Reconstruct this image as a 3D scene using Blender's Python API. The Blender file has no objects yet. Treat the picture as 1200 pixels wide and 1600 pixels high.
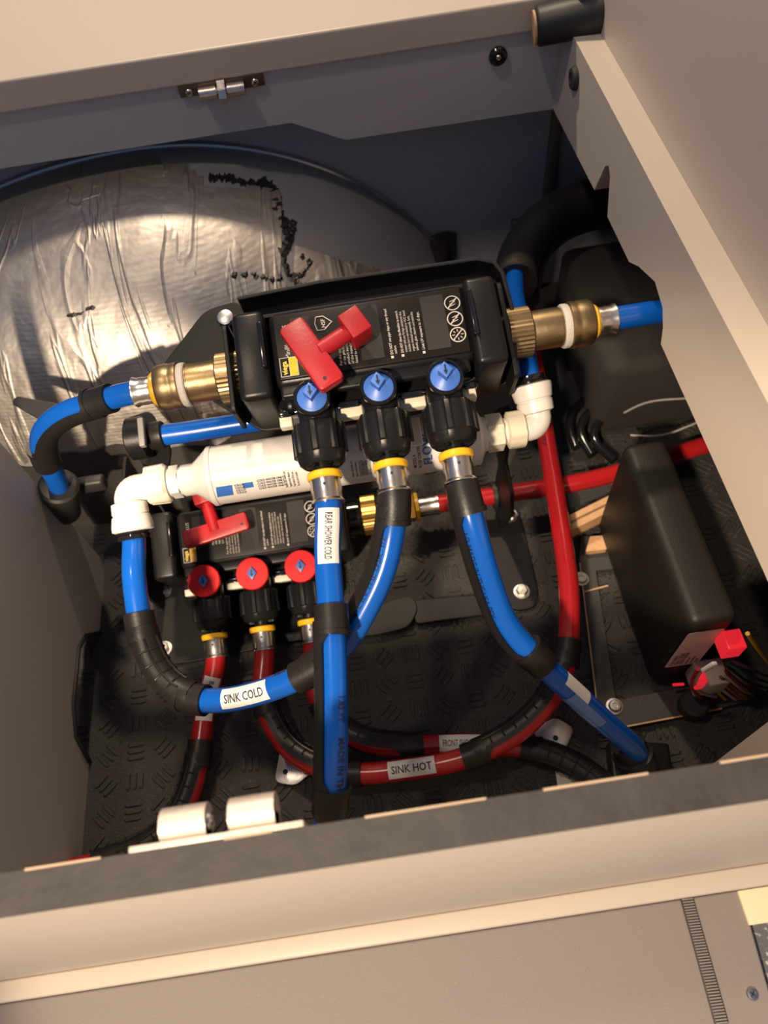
import bpy, bmesh, math, random
from mathutils import Vector, Matrix
random.seed(7)
V = Vector
S = bpy.context.scene
COL = S.collection
# ------------------------------------------------------------------ camera
FPX = 1150.0
HC = 0.60                                   # lens height over the locker floor
ty = V((-283.0, -1835.0)); rr = ty.length
cy = V((ty.x, ty.y, FPX)).normalized()      # world Y (towards the van wall) in lens axes (x right, y down, z ahead)
nd = -ty / rr * FPX * FPX / rr
cdn = V((nd.x, nd.y, FPX)).normalized()
cx = cdn.cross(cy).normalized()
if cx.x < 0: cx = -cx
cz = -cdn
RW = Matrix((cx, cy, cz))                   # lens -> world
CAM = V((0, 0, HC))
cam = bpy.data.cameras.new('camera')
cam.sensor_fit = 'VERTICAL'; cam.sensor_height = 36.0; cam.lens = FPX / 1600 * 36
cam.clip_start = 0.01; cam.clip_end = 50
cam.dof.use_dof = True; cam.dof.focus_distance = 0.47; cam.dof.aperture_fstop = 7.5
co = bpy.data.objects.new('camera', cam); COL.objects.link(co)
r_, d_, f_ = RW @ V((1, 0, 0)), RW @ V((0, 1, 0)), RW @ V((0, 0, 1))
co.matrix_world = Matrix(((r_.x, -d_.x, -f_.x, CAM.x), (r_.y, -d_.y, -f_.y, CAM.y), (r_.z, -d_.z, -f_.z, CAM.z), (0, 0, 0, 1)))
S.camera = co
# ------------------------------------------------------------------ world, lamps, exposure
S.view_settings.view_transform = 'Standard'; S.view_settings.look = 'None'
S.view_settings.gamma = 1; S.view_settings.use_curve_mapping = False
S.view_settings.exposure = 0.0
w = bpy.data.worlds.new('world'); S.world = w; w.use_nodes = True
w.node_tree.nodes['Background'].inputs[0].default_value = (0.43, 0.59, 1.0, 1)
w.node_tree.nodes['Background'].inputs[1].default_value = 0.27

def lamp(name, loc, aim, power, size, col, spread=180):
    l = bpy.data.lights.new(name, 'AREA'); l.shape = 'DISK'; l.size = size
    l.energy = power; l.color = col; l.spread = math.radians(spread)
    o = bpy.data.objects.new(name, l); COL.objects.link(o); o.location = loc
    o.rotation_euler = (V(aim) - V(loc)).to_track_quat('-Z', 'Y').to_euler()
    return o
WARM = (1.0, 0.79, 0.56)
lamp('ceiling_lamp', (-0.13, 1.30, 1.50), (0, 0.3, 0.1), 18, 0.09, WARM)
def spot(name, loc, aim, power, deg, blend, rad, col):
    l = bpy.data.lights.new(name, 'SPOT'); l.energy = power; l.color = col; l.spot_size = math.radians(deg); l.spot_blend = blend; l.shadow_soft_size = rad
    o = bpy.data.objects.new(name, l); COL.objects.link(o); o.location = loc
    o.rotation_euler = (V(aim) - V(loc)).to_track_quat('-Z', 'Y').to_euler()
lamp('ceiling_lamp', (-0.42, 0.30, 1.60), (0, 0.2, 0.1), 4.5, 0.08, WARM)
spot('front_board_spot', (-0.35, -0.45, 1.05), (0.0, 0.036, 0.05), 95, 42, .35, .03, WARM)  # added spot; its cone brightens the front board and leaves the rail dim
spot('foil_pool_spot', (-0.31, -0.62, 0.88), (-0.27, 0.43, 0.10), 110, 15, .6, .02, WARM)  # added narrow spot, throws a pool of light on the lower left foil

# ------------------------------------------------------------------ pixel helpers (1200 x 1600 frame)
def ray(px, py): return RW @ V(((px - 600) / FPX, (py - 800) / FPX, 1.0))
def D(px, py, d): return CAM + ray(px, py) * d
def PZ(px, py, z): r = ray(px, py); return CAM + r * ((z - HC) / r.z)
def PY(px, py, y): r = ray(px, py); return CAM + r * (y / r.y)
def PX(px, py, x): r = ray(px, py); return CAM + r * (x / r.x)
def PL(px, py, p, n): r = ray(px, py); return CAM + r * ((V(p) - CAM).dot(n) / r.dot(n))

# ------------------------------------------------------------------ materials
MATS = {}
def mat(name, col, rough=0.5, metal=0.0, noise=None, bump=None, spec=0.5, emit=None, coat=0.0, trans=0.0, alpha=None):
    """noise=(scale, amount) colour variation; bump=(scale, strength, detail)"""
    if name in MATS: return MATS[name]
    m = bpy.data.materials.new(name); m.use_nodes = True
    nt = m.node_tree; b = nt.nodes['Principled BSDF']; N = nt.nodes.new; L = nt.links.new
    c = (*col, 1)
    b.inputs['Base Color'].default_value = c
    b.inputs['Roughness'].default_value = rough; b.inputs['Metallic'].default_value = metal
    b.inputs['Specular IOR Level'].default_value = spec
    if coat: b.inputs['Coat Weight'].default_value = coat; b.inputs['Coat Roughness'].default_value = 0.1
    if trans: b.inputs['Transmission Weight'].default_value = trans
    tc = N('ShaderNodeTexCoord')
    if noise:
        n = N('ShaderNodeTexNoise'); n.inputs['Scale'].default_value = noise[0]; n.inputs['Detail'].default_value = 5
        L(tc.outputs['Object'], n.inputs['Vector'])
        mx = N('ShaderNodeMix'); mx.data_type = 'RGBA'
        a = noise[1]
        mx.inputs[6].default_value = (*[max(0, x * (1 - a)) for x in col], 1)
        mx.inputs[7].default_value = (*[min(1, x * (1 + a)) for x in col], 1)
        L(n.outputs['Fac'], mx.inputs[0]); L(mx.outputs[2], b.inputs['Base Color'])
    if bump:
        n = N('ShaderNodeTexNoise'); n.inputs['Scale'].default_value = bump[0]; n.inputs['Detail'].default_value = bump[2]
        L(tc.outputs['Object'], n.inputs['Vector'])
        bp = N('ShaderNodeBump'); bp.inputs['Strength'].default_value = bump[1]; bp.inputs['Distance'].default_value = 0.002
        L(n.outputs['Fac'], bp.inputs['Height']); L(bp.outputs[0], b.inputs['Normal'])
    if emit:
        b.inputs['Emission Color'].default_value = (*emit[0], 1); b.inputs['Emission Strength'].default_value = emit[1]
    MATS[name] = m
    return m

CREAM = mat('cream_laminate', (0.58, 0.50, 0.415), 0.45, noise=(3, .03), bump=(900, .03, 2))
GREIGE = mat('greige_laminate', (0.46, 0.44, 0.425), 0.5, noise=(3, .04), bump=(900, .03, 2))
BLKPLY = mat('black_painted_plywood_edge', (0.030, 0.026, 0.025), 0.6, noise=(60, .5), bump=(150, .25, 6))
PLY = mat('raw_plywood', (0.55, 0.33, 0.17), 0.7, noise=(120, .3), bump=(300, .2, 4))
BLUE = mat('blue_pex', (0.003, 0.085, 0.43), 0.22, spec=0.5, noise=(30, .06))
BLUECAP = mat('blue_plastic', (0.05, 0.15, 0.52), 0.4)
RED = mat('red_pex', (0.38, 0.012, 0.015), 0.25, noise=(30, .06))
REDCAP = mat('red_plastic', (0.60, 0.012, 0.016), 0.45, spec=.25)
REDKEY = mat('red_key_plastic', (0.36, 0.007, 0.013), 0.42, bump=(500, .05, 2))
BLK = mat('black_plastic', (0.008, 0.008, 0.009), 0.34, spec=.28, bump=(700, .03, 2))
BLKGLOSS = mat('black_gloss_plastic', (0.008, 0.008, 0.009), 0.12)
BLKMATTE = mat('black_rubber', (0.018, 0.017, 0.017), 0.5, bump=(800, .05, 2))
SUPPORT = mat('black_nylon', (0.011, 0.010, 0.010), 0.42, spec=.35, bump=(600, .05, 2))
STEELBLK = mat('black_powder_coat', (0.007, 0.007, 0.0075), 0.5, spec=.3, bump=(1200, .08, 2))
LABELBLK = mat('label_black', (0.010, 0.009, 0.009), 0.36, spec=.18)
LABELGREY = mat('label_grey_patch', (0.032, 0.029, 0.029), 0.5, spec=.2)
PRINT = mat('label_white_print', (0.50, 0.46, 0.42), 0.6)
INK = mat('dark_ink', (0.010, 0.012, 0.03), 0.5)
PAPER = mat('white_label', (0.70, 0.68, 0.66), 0.5)
YEL = mat('yellow_plastic', (0.75, 0.42, 0.015), 0.35)
STEEL = mat('stainless', (0.62, 0.58, 0.53), 0.26, 1.0, noise=(80, .1))
ZINC = mat('zinc', (0.62, 0.59, 0.55), 0.35, 1.0, noise=(100, .2), bump=(200, .1, 4))
NICKEL = mat('satin_nickel', (0.60, 0.53, 0.46), 0.32, 1.0, bump=(300, .08, 3))
BRASS = mat('aged_brass', (0.33, 0.24, 0.125), 0.38, 1.0, noise=(70, .35), bump=(250, .08, 4))
BRASSB = mat('bright_brass', (0.75, 0.47, 0.13), 0.28, 1.0, noise=(70, .15))
TEFLON = mat('teflon_tape', (0.62, 0.58, 0.52), 0.5, bump=(400, .3, 4))
WHITE = mat('white_plastic', (0.66, 0.63, 0.59), 0.3, noise=(10, .02))
IVORY = mat('ivory_plastic', (0.68, 0.63, 0.50), 0.4)
PALE = mat('pale_grey_plastic', (0.55, 0.55, 0.52), 0.4)
GREYCLIP = mat('grey_clip', (0.22, 0.21, 0.20), 0.45)
LOGOBLUE = mat('print_blue', (0.03, 0.13, 0.45), 0.4)
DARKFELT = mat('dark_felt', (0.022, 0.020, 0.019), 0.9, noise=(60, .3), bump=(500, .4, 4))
TAR = mat('black_tar', (0.008, 0.008, 0.008), 0.4, bump=(200, .5, 5))
BOXBLK = mat('black_abs_box', (0.012, 0.011, 0.010), 0.5, spec=.3, bump=(900, .12, 2))
PLATEBLK = mat('black_plate', (0.035, 0.032, 0.030), 0.6, noise=(40, .3), bump=(500, .1, 3))
STICKER = mat('sticker', (0.60, 0.55, 0.50), 0.5)
LED = mat('red_led_housing', (0.6, 0.02, 0.03), 0.3, emit=((1.0, 0.025, 0.045), .55))
FROST = mat('frosted_connector', (0.62, 0.58, 0.56), 0.35, trans=0.25)
TRIMBROWN = mat('brown_trim', (0.13, 0.09, 0.06), 0.6)

def mat_fabric():
    m = mat('grey_wall_fabric', (0.16, 0.17, 0.19), 0.9); nt = m.node_tree; N = nt.nodes.new; L = nt.links.new
    b = nt.nodes['Principled BSDF']; tc = N('ShaderNodeTexCoord')
    fac = None
    hs = []
    for d, sc in (('X', 420), ('Z', 420)):
        wv = N('ShaderNodeTexWave'); wv.bands_direction = d; wv.inputs['Scale'].default_value = sc
        wv.inputs['Distortion'].default_value = 6; wv.inputs['Detail'].default_value = 2
        L(tc.outputs['Object'], wv.inputs['Vector']); hs.append(wv)
    mul = N('ShaderNodeMath'); mul.operation = 'ADD'
    L(hs[0].outputs['Fac'], mul.inputs[0]); L(hs[1].outputs['Fac'], mul.inputs[1])
    n = N('ShaderNodeTexNoise'); n.inputs['Scale'].default_value = 300; L(tc.outputs['Object'], n.inputs['Vector'])
    a2 = N('ShaderNodeMath'); a2.operation = 'ADD'; L(mul.outputs[0], a2.inputs[0]); L(n.outputs['Fac'], a2.inputs[1])
    cr = N('ShaderNodeValToRGB'); mr = N('ShaderNodeMath'); mr.operation = 'MULTIPLY'; mr.inputs[1].default_value = .36
    L(a2.outputs[0], mr.inputs[0]); L(mr.outputs[0], cr.inputs[0])
    cr.color_ramp.elements[0].color = (0.24, 0.25, 0.275, 1); cr.color_ramp.elements[1].color = (0.56, 0.58, 0.62, 1)
    L(cr.outputs[0], b.inputs['Base Color'])
    bp = N('ShaderNodeBump'); bp.inputs['Strength'].default_value = .5; bp.inputs['Distance'].default_value = .001
    L(a2.outputs[0], bp.inputs['Height']); L(bp.outputs[0], b.inputs['Normal'])
    return m
FABRIC = mat_fabric()

def mat_speckle(name, base, hi, scale, thr, rough, bstr, bscale):
    m = mat(name, base, rough); nt = m.node_tree; N = nt.nodes.new; L = nt.links.new
    b = nt.nodes['Principled BSDF']; tc = N('ShaderNodeTexCoord')
    n = N('ShaderNodeTexNoise'); n.inputs['Scale'].default_value = scale; n.inputs['Detail'].default_value = 3
    L(tc.outputs['Object'], n.inputs['Vector'])
    cr = N('ShaderNodeValToRGB'); cr.color_ramp.elements[0].position = thr; cr.color_ramp.elements[1].position = min(1, thr + .1)
    cr.color_ramp.elements[0].color = (*base, 1); cr.color_ramp.elements[1].color = (*hi, 1)
    L(n.outputs['Fac'], cr.inputs[0]); L(cr.outputs[0], b.inputs['Base Color'])
    n2 = N('ShaderNodeTexNoise'); n2.inputs['Scale'].default_value = bscale; n2.inputs['Detail'].default_value = 6; n2.inputs['Roughness'].default_value = .7
    L(tc.outputs['Object'], n2.inputs['Vector'])
    bp = N('ShaderNodeBump'); bp.inputs['Strength'].default_value = bstr; bp.inputs['Distance'].default_value = .002
    L(n2.outputs['Fac'], bp.inputs['Height']); L(bp.outputs[0], b.inputs['Normal'])
    return m
FLOORM = mat_speckle('black_grained_rubber', (0.031, 0.029, 0.028), (0.20, 0.18, 0.17), 700, .64, .42, .75, 420)
VINYL = mat_speckle('grey_vinyl', (0.25, 0.215, 0.195), (0.36, 0.32, 0.29), 900, .62, .6, .25, 700)
AISLE = mat_speckle('dark_speckled_floor', (0.12, 0.12, 0.13), (0.5, 0.5, 0.52), 250, .58, .5, .5, 300)

def mat_foil():
    m = mat('silver_foil', (0.45, 0.415, 0.38), 0.30, 1.0); nt = m.node_tree; N = nt.nodes.new; L = nt.links.new
    b = nt.nodes['Principled BSDF']; tc = N('ShaderNodeTexCoord')
    mp = N('ShaderNodeMapping'); L(tc.outputs['Object'], mp.inputs[0]); mp.inputs['Scale'].default_value = (1, .2, 1)
    vec = mp.outputs[0]
    def bumpn(src, strength, dist, prev=None):
        bp = N('ShaderNodeBump'); bp.inputs['Strength'].default_value = strength; bp.inputs['Distance'].default_value = dist
        L(src, bp.inputs['Height'])
        if prev: L(prev, bp.inputs['Normal'])
        return bp.outputs[0]
    # long creases: stretched ridged noise
    mp2 = N('ShaderNodeMapping'); L(tc.outputs['Object'], mp2.inputs[0]); mp2.inputs['Scale'].default_value = (22, 4, 5); mp2.inputs['Rotation'].default_value = (0, .35, 0)
    n1 = N('ShaderNodeTexNoise'); n1.inputs['Scale'].default_value = 1; n1.inputs['Detail'].default_value = 3; n1.inputs['Distortion'].default_value = 1.2
    L(mp2.outputs[0], n1.inputs['Vector'])
    ab = N('ShaderNodeMath'); ab.operation = 'SUBTRACT'; ab.inputs[1].default_value = .5; L(n1.outputs['Fac'], ab.inputs[0])
    ab2 = N('ShaderNodeMath'); ab2.operation = 'ABSOLUTE'; L(ab.outputs[0], ab2.inputs[0])
    sm = N('ShaderNodeMapRange'); sm.inputs[1].default_value = 0; sm.inputs[2].default_value = .035; sm.inputs[3].default_value = 1; sm.inputs[4].default_value = 0
    L(ab2.outputs[0], sm.inputs[0])
    p = bumpn(sm.outputs[0], .55, .0012)
    # broad dents
    n2 = N('ShaderNodeTexNoise'); n2.inputs['Scale'].default_value = 16; n2.inputs['Detail'].default_value = 4; L(tc.outputs['Object'], n2.inputs['Vector'])
    p = bumpn(n2.outputs['Fac'], .5, .010, p)
    # horizontal fibre scrim
    wv = N('ShaderNodeTexWave'); wv.bands_direction = 'Z'; wv.inputs['Scale'].default_value = 110; wv.inputs['Distortion'].default_value = 2.5; wv.inputs['Detail'].default_value = 2
    wv.inputs['Detail Scale'].default_value = 2
    L(tc.outputs['Object'], wv.inputs['Vector'])
    p = bumpn(wv.outputs['Fac'], .12, .0004, p)
    L(p, b.inputs['Normal'])
    n3 = N('ShaderNodeTexNoise'); n3.inputs['Scale'].default_value = 9; L(tc.outputs['Object'], n3.inputs['Vector'])
    mr = N('ShaderNodeMapRange'); mr.inputs[3].default_value = .42; mr.inputs[4].default_value = .64; L(n3.outputs['Fac'], mr.inputs[0]); L(mr.outputs[0], b.inputs['Roughness'])
    return m
FOIL = mat_foil()
ARCHM = mat('grey_arch_skin', (0.24, 0.24, 0.25), 0.48, 0.2, noise=(14, .25), bump=(40, .25, 4))

# ------------------------------------------------------------------ mesh helpers
ORG = {}
def mk(name, verts, faces, m, parent=None, smooth=False, org=None, auto=None):
    if parent is not None: o0 = ORG[parent.name]
    elif org is not None: o0 = V(org)
    else:
        xs = [v[0] for v in verts]; ys = [v[1] for v in verts]; zs = [v[2] for v in verts]
        o0 = V(((min(xs) + max(xs)) / 2, (min(ys) + max(ys)) / 2, min(zs)))
    me = bpy.data.meshes.new(name)
    me.from_pydata([tuple(V(v) - o0) for v in verts], [], faces); me.update()
    bm = bmesh.new(); bm.from_mesh(me); bmesh.ops.recalc_face_normals(bm, faces=bm.faces); bm.to_mesh(me); bm.free()
    if smooth:
        for p in me.polygons: p.use_smooth = True
        if auto is not None:
            try: me.set_sharp_from_angle(angle=math.radians(auto))
            except Exception: pass
    me.materials.append(m)
    o = bpy.data.objects.new(name, me); COL.objects.link(o)
    if parent is not None: o.parent = parent
    else: o.location = o0
    ORG[o.name] = o0
    return o
def root(name, loc, label, cat, group=None):
    o = bpy.data.objects.new(name, None); COL.objects.link(o); o.location = loc; o.empty_display_size = .02
    ORG[o.name] = V(loc); return tag(o, label, cat, group)
def tag(o, label, cat, group=None):
    o['label'] = label; o['category'] = cat
    if group: o['group'] = group
    return o
def struct(o, label=None):
    o['kind'] = 'structure'
    if label: o['label'] = label
    return o

class G:
    """collects shapes into one mesh"""
    def __init__(s): s.v = []; s.f = []
    def add(s, vs, fs):
        k = len(s.v); s.v += [V(v) for v in vs]; s.f += [tuple(i + k for i in f) for f in fs]; return s
    def box(s, c, sx, sy, sz, X=V((1, 0, 0)), Y=V((0, 1, 0)), Z=V((0, 0, 1)), bev=0.0):
        bm = bmesh.new(); bmesh.ops.create_cube(bm, size=1.0)
        for v in bm.verts: v.co = V((v.co.x * sx, v.co.y * sy, v.co.z * sz))
        if bev > 0: bmesh.ops.bevel(bm, geom=list(bm.edges), offset=bev, segments=3, affect='EDGES', profile=.5)
        bm.verts.index_update(); c = V(c)
        s.add([c + X * v.co.x + Y * v.co.y + Z * v.co.z for v in bm.verts], [[v.index for v in f.verts] for f in bm.faces])
        bm.free(); return s
    def aabb(s, a, b, bev=0.0):
        a, b = V(a), V(b); d = b - a
        return s.box((a + b) / 2, abs(d.x), abs(d.y), abs(d.z), bev=bev)
    def lathe(s, o, ax, prof, seg=28, rf=None):
        """prof: (h, r) pairs along axis; rf(k, i): radius factor for flutes"""
        o = V(o); ax = V(ax).normalized(); a = ax.orthogonal().normalized(); b = ax.cross(a)
        vs = []; fs = []
        for i, (h, r) in enumerate(prof):
            for k in range(seg):
                t = 2 * math.pi * k / seg; q = r * (rf(k, i) if rf else 1)
                vs.append(o + ax * h + (a * math.cos(t) + b * math.sin(t)) * q)
        for i in range(len(prof) - 1):
            for k in range(seg):
                fs.append((i * seg + k, i * seg + (k + 1) % seg, (i + 1) * seg + (k + 1) % seg, (i + 1) * seg + k))
        fs.append(tuple(range(seg))); fs.append(tuple((len(prof) - 1) * seg + k for k in range(seg)))
        return s.add(vs, fs)
    def prism(s, poly, ext, bev=0.0, holes=None):
        """poly: 3-D points of a planar outline, extruded by vector ext"""
        bm = bmesh.new(); ext = V(ext)
        f = bm.faces.new([bm.verts.new(p) for p in poly])
        e = bmesh.ops.extrude_face_region(bm, geom=[f])
        for v in e['geom']:
            if isinstance(v, bmesh.types.BMVert): v.co += ext
        if bev > 0:
            bmesh.ops.bevel(bm, geom=list(bm.edges), offset=bev, segments=2, affect='EDGES', profile=.5)
        bm.verts.index_update()
        s.add([v.co.copy() for v in bm.verts], [[v.index for v in f.verts] for f in bm.faces]); bm.free(); return s
    def tube(s, pts, r, seg=16, cap=True):
        pts = [V(p) for p in pts]; n = len(pts)
        rs = r if isinstance(r, (list, tuple)) else [r] * n
        ts = [(pts[min(i + 1, n - 1)] - pts[max(i - 1, 0)]).normalized() for i in range(n)]
        a = ts[0].orthogonal().normalized(); vs = []; fs = []
        for i in range(n):
            a = (a - ts[i] * a.dot(ts[i])).normalized(); b = ts[i].cross(a)
            for k in range(seg):
                t = 2 * math.pi * k / seg; vs.append(pts[i] + (a * math.cos(t) + b * math.sin(t)) * rs[i])
        for i in range(n - 1):
            for k in range(seg):
                fs.append((i * seg + k, i * seg + (k + 1) % seg, (i + 1) * seg + (k + 1) % seg, (i + 1) * seg + k))
        if cap: fs.append(tuple(range(seg))); fs.append(tuple((n - 1) * seg + k for k in range(seg)))
        return s.add(vs, fs)
    def ok(s, name, m, parent=None, smooth=True, auto=35, org=None):
        return mk(name, s.v, s.f, m, parent, smooth, org, auto)

def rounded(poly, r, n=4):
    """round the corners of a planar 3-D polygon"""
    out = []; L_ = len(poly); rad = r if isinstance(r, (list, tuple)) else [r] * L_
    for i in range(L_):
        p, a, b = V(poly[i]), V(poly[i - 1]), V(poly[(i + 1) % L_])
        q = min(rad[i], (a - p).length * .45, (b - p).length * .45)
        if q < 1e-6: out.append(p); continue
        p0 = p + (a - p).normalized() * q; p1 = p + (b - p).normalized() * q
        for k in range(n + 1):
            t = k / n; out.append(p0 * (1 - t) ** 2 + p * 2 * t * (1 - t) + p1 * t * t)
    return out

TXT = {}
def text2d(s, size, align='LEFT', bold=0.0):
    k = (s, align, bold)
    if k not in TXT:
        c = bpy.data.curves.new('t', 'FONT'); c.body = s; c.size = 1; c.align_x = align; c.resolution_u = 2; c.fill_mode = 'FRONT'; c.offset = bold
        o = bpy.data.objects.new('t', c); me = bpy.data.meshes.new_from_object(o)
        TXT[k] = ([(v.co.x, v.co.y) for v in me.vertices], [tuple(p.vertices) for p in me.polygons])
        bpy.data.objects.remove(o); bpy.data.curves.remove(c); bpy.data.meshes.remove(me)
    vs, fs = TXT[k]
    return [(x * size, y * size) for x, y in vs], fs
def text_sliced(s, size, bold=0.0):
    vs, fs = text2d(s, 1.0, 'LEFT', bold)
    bm = bmesh.new(); bv = [bm.verts.new((x, y, 0)) for x, y in vs]
    for f in fs:
        try: bm.faces.new([bv[i] for i in f])
        except ValueError: pass
    for k in range(-1, 8):
        bmesh.ops.bisect_plane(bm, geom=list(bm.verts) + list(bm.edges) + list(bm.faces), plane_co=(0, k * .1 + .05, 0), plane_no=(0, 1, 0))
    bm.verts.index_update(); out = [(v.co.x * size, v.co.y * size) for v in bm.verts]; ff = [tuple(v.index for v in f.verts) for f in bm.faces]; bm.free()
    return out, ff
def flat_text(g, s, size, o, xd, yd, lift=.0003, align='LEFT', sx=1.0, bold=0.0):
    o, xd, yd = V(o), V(xd).normalized(), V(yd).normalized(); n = xd.cross(yd)
    vs, fs = text2d(s, size, align, bold)
    return g.add([o + xd * (x * sx) + yd * y + n * lift for x, y in vs], fs)

class Path:
    def __init__(s, pts, step=.003):
        P = [V(p) for p in pts]; P = [P[0] * 2 - P[1]] + P + [P[-1] * 2 - P[-2]]
        raw = []
        for i in range(1, len(P) - 2):
            p0, p1, p2, p3 = P[i - 1:i + 3]
            t0 = 0.0; t1 = t0 + max(1e-5, (p1 - p0).length) ** .5; t2 = t1 + max(1e-5, (p2 - p1).length) ** .5; t3 = t2 + max(1e-5, (p3 - p2).length) ** .5
            m_ = max(4, int((p2 - p1).length / .002))
            for k in range(m_):
                t = t1 + (t2 - t1) * k / m_
                a1 = p0.lerp(p1, (t - t0) / (t1 - t0)); a2 = p1.lerp(p2, (t - t1) / (t2 - t1)); a3 = p2.lerp(p3, (t - t2) / (t3 - t2))
                b1 = a1.lerp(a2, (t - t0) / (t2 - t0)); b2 = a2.lerp(a3, (t - t1) / (t3 - t1))
                raw.append(b1.lerp(b2, (t - t1) / (t2 - t1)))
        raw.append(P[-2])
        for _ in range(40):                      # relax kinks
            raw = [raw[0]] + [(raw[i - 1] + raw[i] * 2 + raw[i + 1]) / 4 for i in range(1, len(raw) - 1)] + [raw[-1]]
        acc = [0]
        for i in range(1, len(raw)): acc.append(acc[-1] + (raw[i] - raw[i - 1]).length)
        s.len = acc[-1]; n = max(4, int(s.len / step)); s.p = []; j = 0
        for i in range(n + 1):
            L_ = s.len * i / n
            while j < len(raw) - 2 and acc[j + 1] < L_: j += 1
            t = (L_ - acc[j]) / max(1e-9, acc[j + 1] - acc[j]); s.p.append(raw[j].lerp(raw[j + 1], t))
        s.n = n
    def at(s, d):
        x = max(0, min(s.n - 1e-6, d / s.len * s.n)); i = int(x); p = s.p[i].lerp(s.p[i + 1], x - i)
        j0, j1 = max(0, i - 1), min(s.n, i + 2)
        return p, (s.p[j1] - s.p[j0]).normalized()
    def near(s, px, py):
        best = None
        for i, p in enumerate(s.p):
            q = RW.transposed() @ (p - CAM); x = 600 + FPX * q.x / q.z; y = 800 + FPX * q.y / q.z
            d = (x - px) ** 2 + (y - py) ** 2
            if best is None or d < best[0]: best = (d, i)
        return best[1] / s.n * s.len
    def frame(s, d, ref):
        p, t = s.at(d); n = V(ref) - t * V(ref).dot(t); n.normalize(); return p, t, n, n.cross(t)
    def sub(s, a, b, step=.003):
        n = max(2, int((b - a) / step)); return [s.at(a + (b - a) * i / n)[0] for i in range(n + 1)]
PIPE_R = 0.0080

def view_dir(p): return (CAM - p).normalized()

def pipe(name, path, m, label, r=PIPE_R, cat='pipe'):
    o = G().tube(path.p, r, 24).ok(name, m); return tag(o, label, cat)
def wrap_patch(path, s0, s1, a0, a1, r, ref=None, ns=16, na=10, skew=0.0):
    vs, fs = [], []
    for i in range(ns + 1):
        d = s0 + (s1 - s0) * i / ns; p, t = path.at(d); rf = ref if ref else view_dir(p); p, t, n, b = path.frame(d, rf)
        for k in range(na + 1):
            a = a0 + (a1 - a0) * k / na; vs.append(p + (n * math.cos(a) + b * math.sin(a)) * r)
    for i in range(ns):
        for k in range(na):
            q = i * (na + 1) + k; fs.append((q, q + 1, q + na + 2, q + na + 1))
    return vs, fs
def wrap_text(path, s, size, s0, a0, r, ref=None, flip=False, sx=1.0, bold=0.0):
    """letters laid along the pipe; flip reads the other way"""
    vs, fs = text_sliced(s, size, bold); out = []
    for x, y in vs:
        d = s0 + (-x if flip else x) * sx; p, t = path.at(d); rf = ref if ref else view_dir(p); p, t, n, b = path.frame(d, rf)
        a = a0 + (y if not flip else -y) / r
        out.append(p + (n * math.cos(a) + b * math.sin(a)) * r)
    return out, fs
def pipe_label(path, obj, words, s0, s1, a0, a1, size, base, flip=False, ref=None, sx=1.0):
    lab = mk('label', *wrap_patch(path, s0, s1, a0, a1, PIPE_R + .0003, ref), PAPER, obj, True)
    lab['label'] = 'white printed label reading ' + words
    st = (s1 - .0025) if flip else (s0 + .0025)
    if base is None:
        base = (a0 + a1) / 2 + (.36 if flip else -.36) * size / PIPE_R
        sx = min(sx, (s1 - s0 - .005) / max(x for x, y in text2d(words, size, 'LEFT', .012)[0]))
    mk('lettering', *wrap_text(path, words, size, st, base, PIPE_R + .0006, ref, flip, sx, .012), INK, obj, False)
    return lab

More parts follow.
